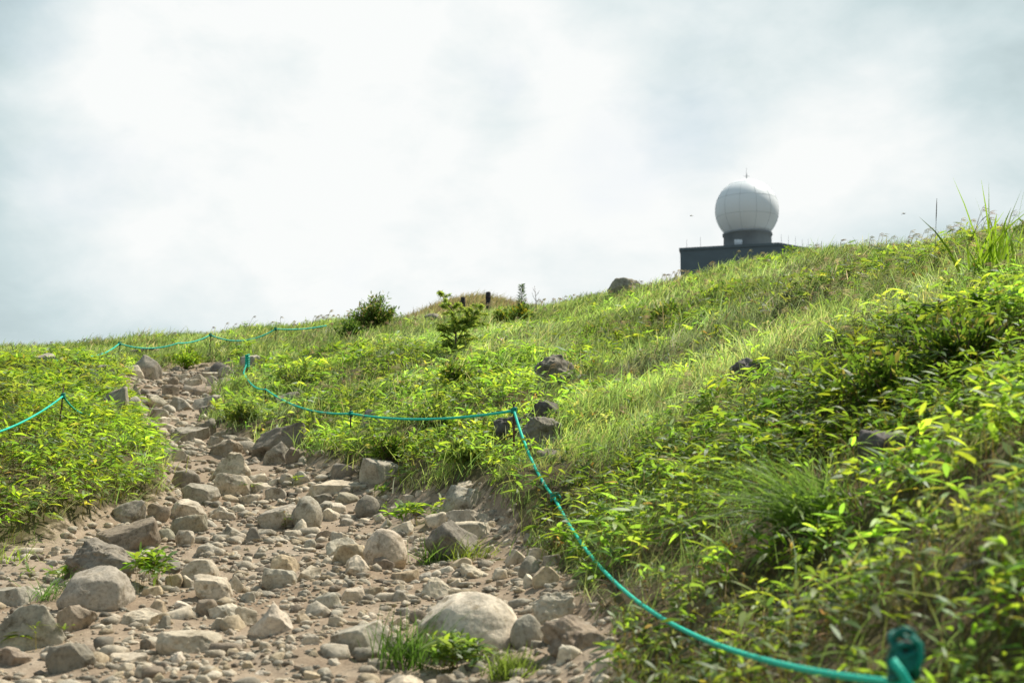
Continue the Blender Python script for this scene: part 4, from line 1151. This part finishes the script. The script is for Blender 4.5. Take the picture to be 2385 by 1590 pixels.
# ------------------------------------------------------------------ fence posts on the ridge
for px, top, bot, w, lab in ((1137, 680, 775, .17, 'taller dark wooden post on the skyline beside the rounded shrub'), (1078, 692, 780, .16, 'shorter dark wooden post on the skyline above the young conifer')):
    P = at(px, bot, 44.0); T = at(px, top, 44.0); zg = ground(P[0], 44.0); h = T[2] - zg + .3; r_ = w / 2
    post = empty('wooden_post', (P[0], 44.0, zg - .3)); tag(post, lab, 'wooden post', 'wooden posts on the ridge')
    t = np.array([0, .3, .6, .97, 1.0]) * h
    MB().tube(np.stack([np.zeros(5) + [0, .004, -.004, 0, 0], np.zeros(5), t], -1), [r_ * 1.05, r_, r_, r_ * .97, r_ * .8], 10).build('shaft', M_WOOD, post)
    a_ = np.linspace(0, 6.28, 19); MB().tube(np.stack([np.cos(a_) * r_ * 1.08, np.sin(a_) * r_ * 1.08, np.full(19, h * .86)], -1), .008, 6).build('wire_loop', M_IRON, post)


# ------------------------------------------------------------------ rope and stakes
def coil(c, rad, turns, hgt, rr, n=40):
    t = np.linspace(0, 1, int(n * turns / 2) + 8); a_ = t * turns * 2 * math.pi
    return np.stack([c[0] + np.cos(a_) * rad, c[1] + np.sin(a_) * rad, c[2] + (t - .5) * hgt], -1)


def stake(P, above, below, rad, label, lean=(0, 0), mat=None, eye=True):
    base = np.array([P[0], P[1], P[2] - below]); h = above + below
    o = empty('rope_stake', tuple(base)); tag(o, label, 'rope stake', 'stakes holding the green rope')
    t = np.linspace(0, 1, 6)[:, None]; pts = np.concatenate([-np.array(lean) * (1 - t) , t * h], 1)
    MB().tube(pts, rad * .8, 10).build('shaft', mat or M_IRON, o, smooth=True)
    a_ = np.linspace(0, 2 * math.pi, 17); ring = np.stack([np.cos(a_) * rad * 1.1, np.zeros(17), h + rad * 1.2 + np.sin(a_) * rad * 1.1], -1)
    if eye: MB().tube(ring, rad * .4, 8).build('eye_ring', mat or M_IRON, o, smooth=True)
    return o


def gz(P): return max(P[2] - ground(P[0], P[1]), 0.05) + .12


# main rope by the path
mb = MB(); pts = np.concatenate(segs) - K
rope = mb.tube(pts, np.linspace(.014, .0095, len(pts)), 10, strands=3, pitch=55).build('guide_rope', M_ROPE, None, tuple(K), smooth=True)
tag(rope, 'long green rope along the path edge from rope-wound stake down to blurred front stake', 'rope', 'green guide ropes')
for c, rd, tn, hg, rr in ((A0, .035, 6, .26, .016), (Mi, .022, 3, .05, .010), (Nn, .022, 3, .05, .010), (K, .026, 4, .07, .011)):
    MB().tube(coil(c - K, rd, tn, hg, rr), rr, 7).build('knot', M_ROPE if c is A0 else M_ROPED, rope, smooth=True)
MB().tube(np.array([K - K, (.03, -.02, .03), (.05, -.02, .0), (.045, -.01, -.05)]), .008, 7).build('loose_end', M_ROPE, rope, smooth=True)
ztop = at(2112, 1492, 3.4)[2]
zl = Zt - K
wr = MB(); zc = np.array([Zs[0] - K[0], Zs[1] - K[1], (ztop - .040) - K[2]])
for q in range(12):
    a_ = np.linspace(0, 2 * math.pi, 26); tl = rng.normal(0, .45, 2); rd = rng.uniform(.022, .034)
    cx_, sy_ = np.cos(a_) * rd, np.sin(a_) * rd
    wr.tube(np.stack([cx_ + rng.normal(0, .003), sy_, tl[0] * cx_ + tl[1] * sy_ + rng.uniform(-.035, .035)], -1) + zc, .0085, 8, strands=3, pitch=70)
wr.build('knot', plain_mat('deep_green_rope', (0.005, 0.15, 0.115), 0.6, 0.4, 120, 0.4), rope, smooth=True)  # front knot in a deeper green than the other rope
MB().tube(np.array([at(2078, 1535, 3.35), at(2100, 1565, 3.34), at(2125, 1605, 3.34), at(2140, 1660, 3.35)]) - K, .010, 9).build('loose_end', M_ROPE, rope, smooth=True)
MB().tube(np.array([at(2120, 1480, 3.39), at(2142, 1500, 3.39), at(2146, 1530, 3.39), at(2135, 1560, 3.39)]) - K, .008, 8).build('loose_end', M_ROPED, rope, smooth=True)
stake(A0, .10, gz(A0), .016, 'far stake wound round with green rope at the head of the path')
stake(A2, .05, gz(A2), .012, 'short dark stake under the rope in leaves near the head of the path')
stake(Mi, .05, gz(Mi), .013, 'short stake holding the rope in front of the dark upright rock')
stake(Nn, .06, gz(Nn), .013, 'thin rusty iron stake where the rope turns sharply downhill')
stake(K, .05, gz(K), .013, 'stake with a green rope knot above the bare path edge')
zs = np.array([Zs[0], Zs[1], ztop - .02]); stake(zs, .02, gz(zs) + .1, .020, 'blurred front stake wrapped thickly in dark green rope', eye=False)

# rope on the leafy bank across the path
L = at(147, 922, 15.5); Lf = at(-120, 1030, 12.2); Lr = at(190, 962, 17.0); Lr2 = at(235, 962, 18.0)
mb = MB(); pts = np.concatenate([sagcurve(Lf, L, .10, 50)[:-1], sagcurve(L, Lr, .03, 16)[:-1], sagcurve(Lr, Lr2, .02, 10)]) - L
r2 = mb.tube(pts, .0105, 10, strands=3, pitch=55).build('guide_rope', M_ROPE, None, tuple(L), smooth=True)
tag(r2, 'short green rope sagging into the bright bamboo thicket on the bank', 'rope', 'green guide ropes')
MB().tube(coil(np.zeros(3), .02, 3, .05, .009), .009, 7).build('knot', M_ROPED, r2, smooth=True)
stake(L, .10, gz(L), .009, 'leaning dark stake holding the short rope in the bright bamboo thicket', lean=(.05, 0))

# far rope across the skyline grass
FP = [(126, 830, 30), (155, 836, 29.5), (178, 826, 30), (278, 800, 33), (415, 799, 34), (490, 780, 35), (642, 766, 36), (760, 758, 37)]
FPp = [at(*q) for q in FP]; sags = [.10, .06, .14, .12, .06, .22, .05]; O = FPp[3]
pts = np.concatenate([sagcurve(FPp[q], FPp[q + 1], sags[q], 24)[:-1] for q in range(len(FP) - 1)] + [FPp[-1][None]]) - O
r3 = MB().tube(pts, .017, 8).build('guide_rope', M_ROPE, None, tuple(O), smooth=True)
tag(r3, 'far green rope strung along low stakes in the skyline grass', 'rope', 'green guide ropes')
for q in (0, 1):
    e_ = np.array([FPp[q], FPp[q] + [.07 if q == 0 else -.04, 0, -.18], FPp[q] + [.12 if q == 0 else -.10, 0, -.36]]) - O
    MB().tube(e_, .022, 7).build('loose_end', M_ROPE, r3, smooth=True)
for q in (0, 1, 2, 3, 5, 6): MB().tube(coil(FPp[q] - O, .03, 2, .07, .014), .014, 6).build('knot', M_ROPED, r3, smooth=True)
FL = ['outermost rope-wound stake of the far rope in front of the pale grey rock', 'second stake of the far rope, its green rope end hanging down', 'short third stake of the far rope just past the hanging rope end',
      'fourth stake of the far rope above the long pale slab', None, 'fifth stake of the far rope standing clear of the leaves', 'last small stake of the far rope high in the grass']
for q, lab in enumerate(FL):
    if lab: stake(FPp[q], .03, gz(FPp[q]), .010, lab, mat=M_WOOD)

# ------------------------------------------------------------------ radar station
M_DOME = plain_mat('white_dome_panel', (0.92, 0.94, 0.95), 0.4, 0.02, .4, 0, .4)
M_SEAM = plain_mat('grey_seam', (0.54, 0.57, 0.58), 0.6, 0.1, 1)
M_WALL = plain_mat('hazed_slate_wall', (0.13, 0.165, 0.185), 0.7, 0.12, .6, 0.1)  # slate tone made paler, with distance haze painted into the colour
M_CONC = plain_mat('grey_concrete', (0.27, 0.285, 0.29), 0.8, 0.15, .8)
M_STEEL = plain_mat('grey_steel', (0.16, 0.18, 0.19), 0.5, 0.1, 4)
M_WHITE = plain_mat('white_sheet', (0.78, 0.80, 0.82), 0.5, 0.03, 3)
DS = 182.0; kS = DS / F
cS = at(1739.5, 491, DS); RS = 75.5 * kS
rs = empty('radar_station', (cS[0], DS, ground(cS[0], DS))); tag(rs, 'white weather radar dome on a dark flat-roofed building behind the grassy skyline', 'radar station')
def rel(p): return np.asarray(p) - np.array(rs.location)
foot = [(1584, 178.4), (1813, 175.0), (1878, 178.2), (1945, 184), (1880, 193), (1600, 195)]
ring = [np.array([at(p, 570, d)[0], d]) for p, d in foot]
ztop = at(1813, 565, 175.0)[2]; zbot = min(ground(q[0], q[1]) for q in ring) - 1.5


def prism(ring, z0, z1):
    n = len(ring); V = [(q[0], q[1], z0) for q in ring] + [(q[0], q[1], z1) for q in ring]; V = np.array(V) - np.array(rs.location)
    bm = bmesh.new(); vs = [bm.verts.new(v) for v in V]
    bm.faces.new(vs[:n][::-1]); bm.faces.new(vs[n:])
    for i_ in range(n): bm.faces.new((vs[i_], vs[(i_ + 1) % n], vs[n + (i_ + 1) % n], vs[n + i_]))
    return bm


def bmobj(name, bm, mat, parent):
    me = bpy.data.meshes.new(name); bm.normal_update(); bm.to_mesh(me); bm.free(); me.materials.append(mat); return obj(name, me, parent)


bmobj('building_wall', prism(ring, zbot, ztop - .35), M_WALL, rs)
cen = np.mean(ring, 0)
coping = bmobj('roof_coping', prism([cen + (q - cen) * 1.012 for q in ring], ztop - .35, ztop), M_STEEL if False else M_WALL, rs)
# panel joints on the wall
# dome
bm = bmesh.new(); bmesh.ops.create_uvsphere(bm, u_segments=64, v_segments=40, radius=RS)
cut = at(1739, 546, DS)[2] - cS[2]
geo = bm.verts[:] + bm.edges[:] + bm.faces[:]
bmesh.ops.bisect_plane(bm, geom=geo, plane_co=(0, 0, cut), plane_no=(0, 0, -1), clear_outer=True)
for f_ in bm.faces: f_.smooth = True
for v_ in bm.verts: v_.co += Vector(rel(cS))
dome_o = bmobj('radome', bm, M_DOME, rs)
sm = MB(); cr_ = rel(cS)
for az in np.radians(np.arange(-90, 270, 30) + 8):
    e_ = np.linspace(math.asin(cut / RS) + .02, 0.95, 24); sm.tube(np.stack([np.cos(az) * np.cos(e_), np.sin(az) * np.cos(e_), np.sin(e_)], -1) * (RS + .003) + cr_, .017, 5)
for el_ in (-.24, .35, .95):
    a_ = np.linspace(0, 2 * math.pi, 97); sm.tube(np.stack([np.cos(a_) * math.cos(el_), np.sin(a_) * math.cos(el_), np.full(97, math.sin(el_))], -1) * (RS + .003) + cr_, .017, 5)
sm.build('panel_seam', M_SEAM, dome_o)
zr1 = at(1739, 545.5, DS)[2]; zr0 = ztop - .4; rb = 56 * kS
a_ = np.linspace(0, 2 * math.pi, 65)[:-1]
prof = [(rb * 1.03, zr0), (rb * 1.0, zr1 - .25), (rb * 1.05, zr1 - .22), (rb * 1.05, zr1 + .02), (rb * .9, zr1 + .02)]
V = np.array([[cS[0] + np.cos(t_) * r_, DS + np.sin(t_) * r_, z_] for r_, z_ in prof for t_ in a_]); V = V - np.array(rs.location)
Q = np.array([[i_ * 64 + j_, i_ * 64 + (j_ + 1) % 64, (i_ + 1) * 64 + (j_ + 1) % 64, (i_ + 1) * 64 + j_] for i_ in range(len(prof) - 1) for j_ in range(64)])
ring_o = obj('ring_base', mesh_np('ring_base', V, Q, M_CONC), rs)
bx = at(1720, 563, DS - rb * 1.0 - .35); b = rel(bx); MB().box(b + [-9 * kS, 0, -8 * kS], b + [9 * kS, .3, 5.5 * kS]).build('service_box', M_WHITE, ring_o)
tp = rel(at(1739, 415, DS)); rod = MB(); rod.tube([tp + [0, 0, -.1], tp + [0, 0, .6], tp + [0, 0, .62], tp + [0, 0, 25 * kS]], [.06, .06, .03, .014], 8); rod.tube([tp + [-.35, 0, .25], tp + [.35, 0, .25]], .03, 6); rod.build('lightning_rod', M_STEEL, dome_o)
edge = [(ring[0], ring[1], 7, .15), (ring[1], ring[2], 4, .1), (ring[2], ring[3], 6, .05)]
for p0, p1, nn, jt in edge:
    for t_ in (np.arange(nn) + .5) / nn:
        if (p0 is ring[0]) and .33 < t_ < .93: continue
        q = p0 + (p1 - p0) * t_; b = np.array([q[0], q[1] + .3, ztop]) - np.array(rs.location)
        MB().tube([b + [0, 0, -.1], b + [0, 0, .7], b + [.02, 0, 1.05 + .3 * rng.random()]], [.022, .020, .014], 6).build('roof_rod', M_STEEL, coping)

# ------------------------------------------------------------------ dragonflies
M_BUG = plain_mat('insect_body', (.05, .04, .035), .5, .2, 80); M_WING = leaf_mat('insect_wing', (1, 1, 1), .5, .1)
for px, py, D, lab in ((2104, 498, 16.0, 'tiny dragonfly hovering in the sky above the grassy bank'), (1611, 503, 20.0, 'tiny dragonfly in the sky beside the white dome')):
    P = at(px, py, D); o = empty('dragonfly', tuple(P), rng.uniform(0, 3)); tag(o, lab, 'dragonfly', 'dragonflies in the air')
    MB().tube([(-.03, 0, 0), (-.022, 0, 0), (-.012, 0, 0), (.01, 0, 0), (.03, 0, -.002)], [.001, .004, .005, .0025, .0015], 8).build('body', M_BUG, o, smooth=True)
    for sx, sy in ((-.016, 1), (-.016, -1), (-.008, 1), (-.008, -1)):
        V, Q, c = blades(np.array([[sx, 0, .003]]), np.array([[.12 if sx > -.01 else -.12, sy * .98, .12]]), np.array([.036]), .010, 0, np.array([[1.0, 0, 0]]), np.array([[.5, .48, .42]]), [.4, .8, 1, .5])
        obj('wing', mesh_np('wing', V, Q, M_WING, c), o)
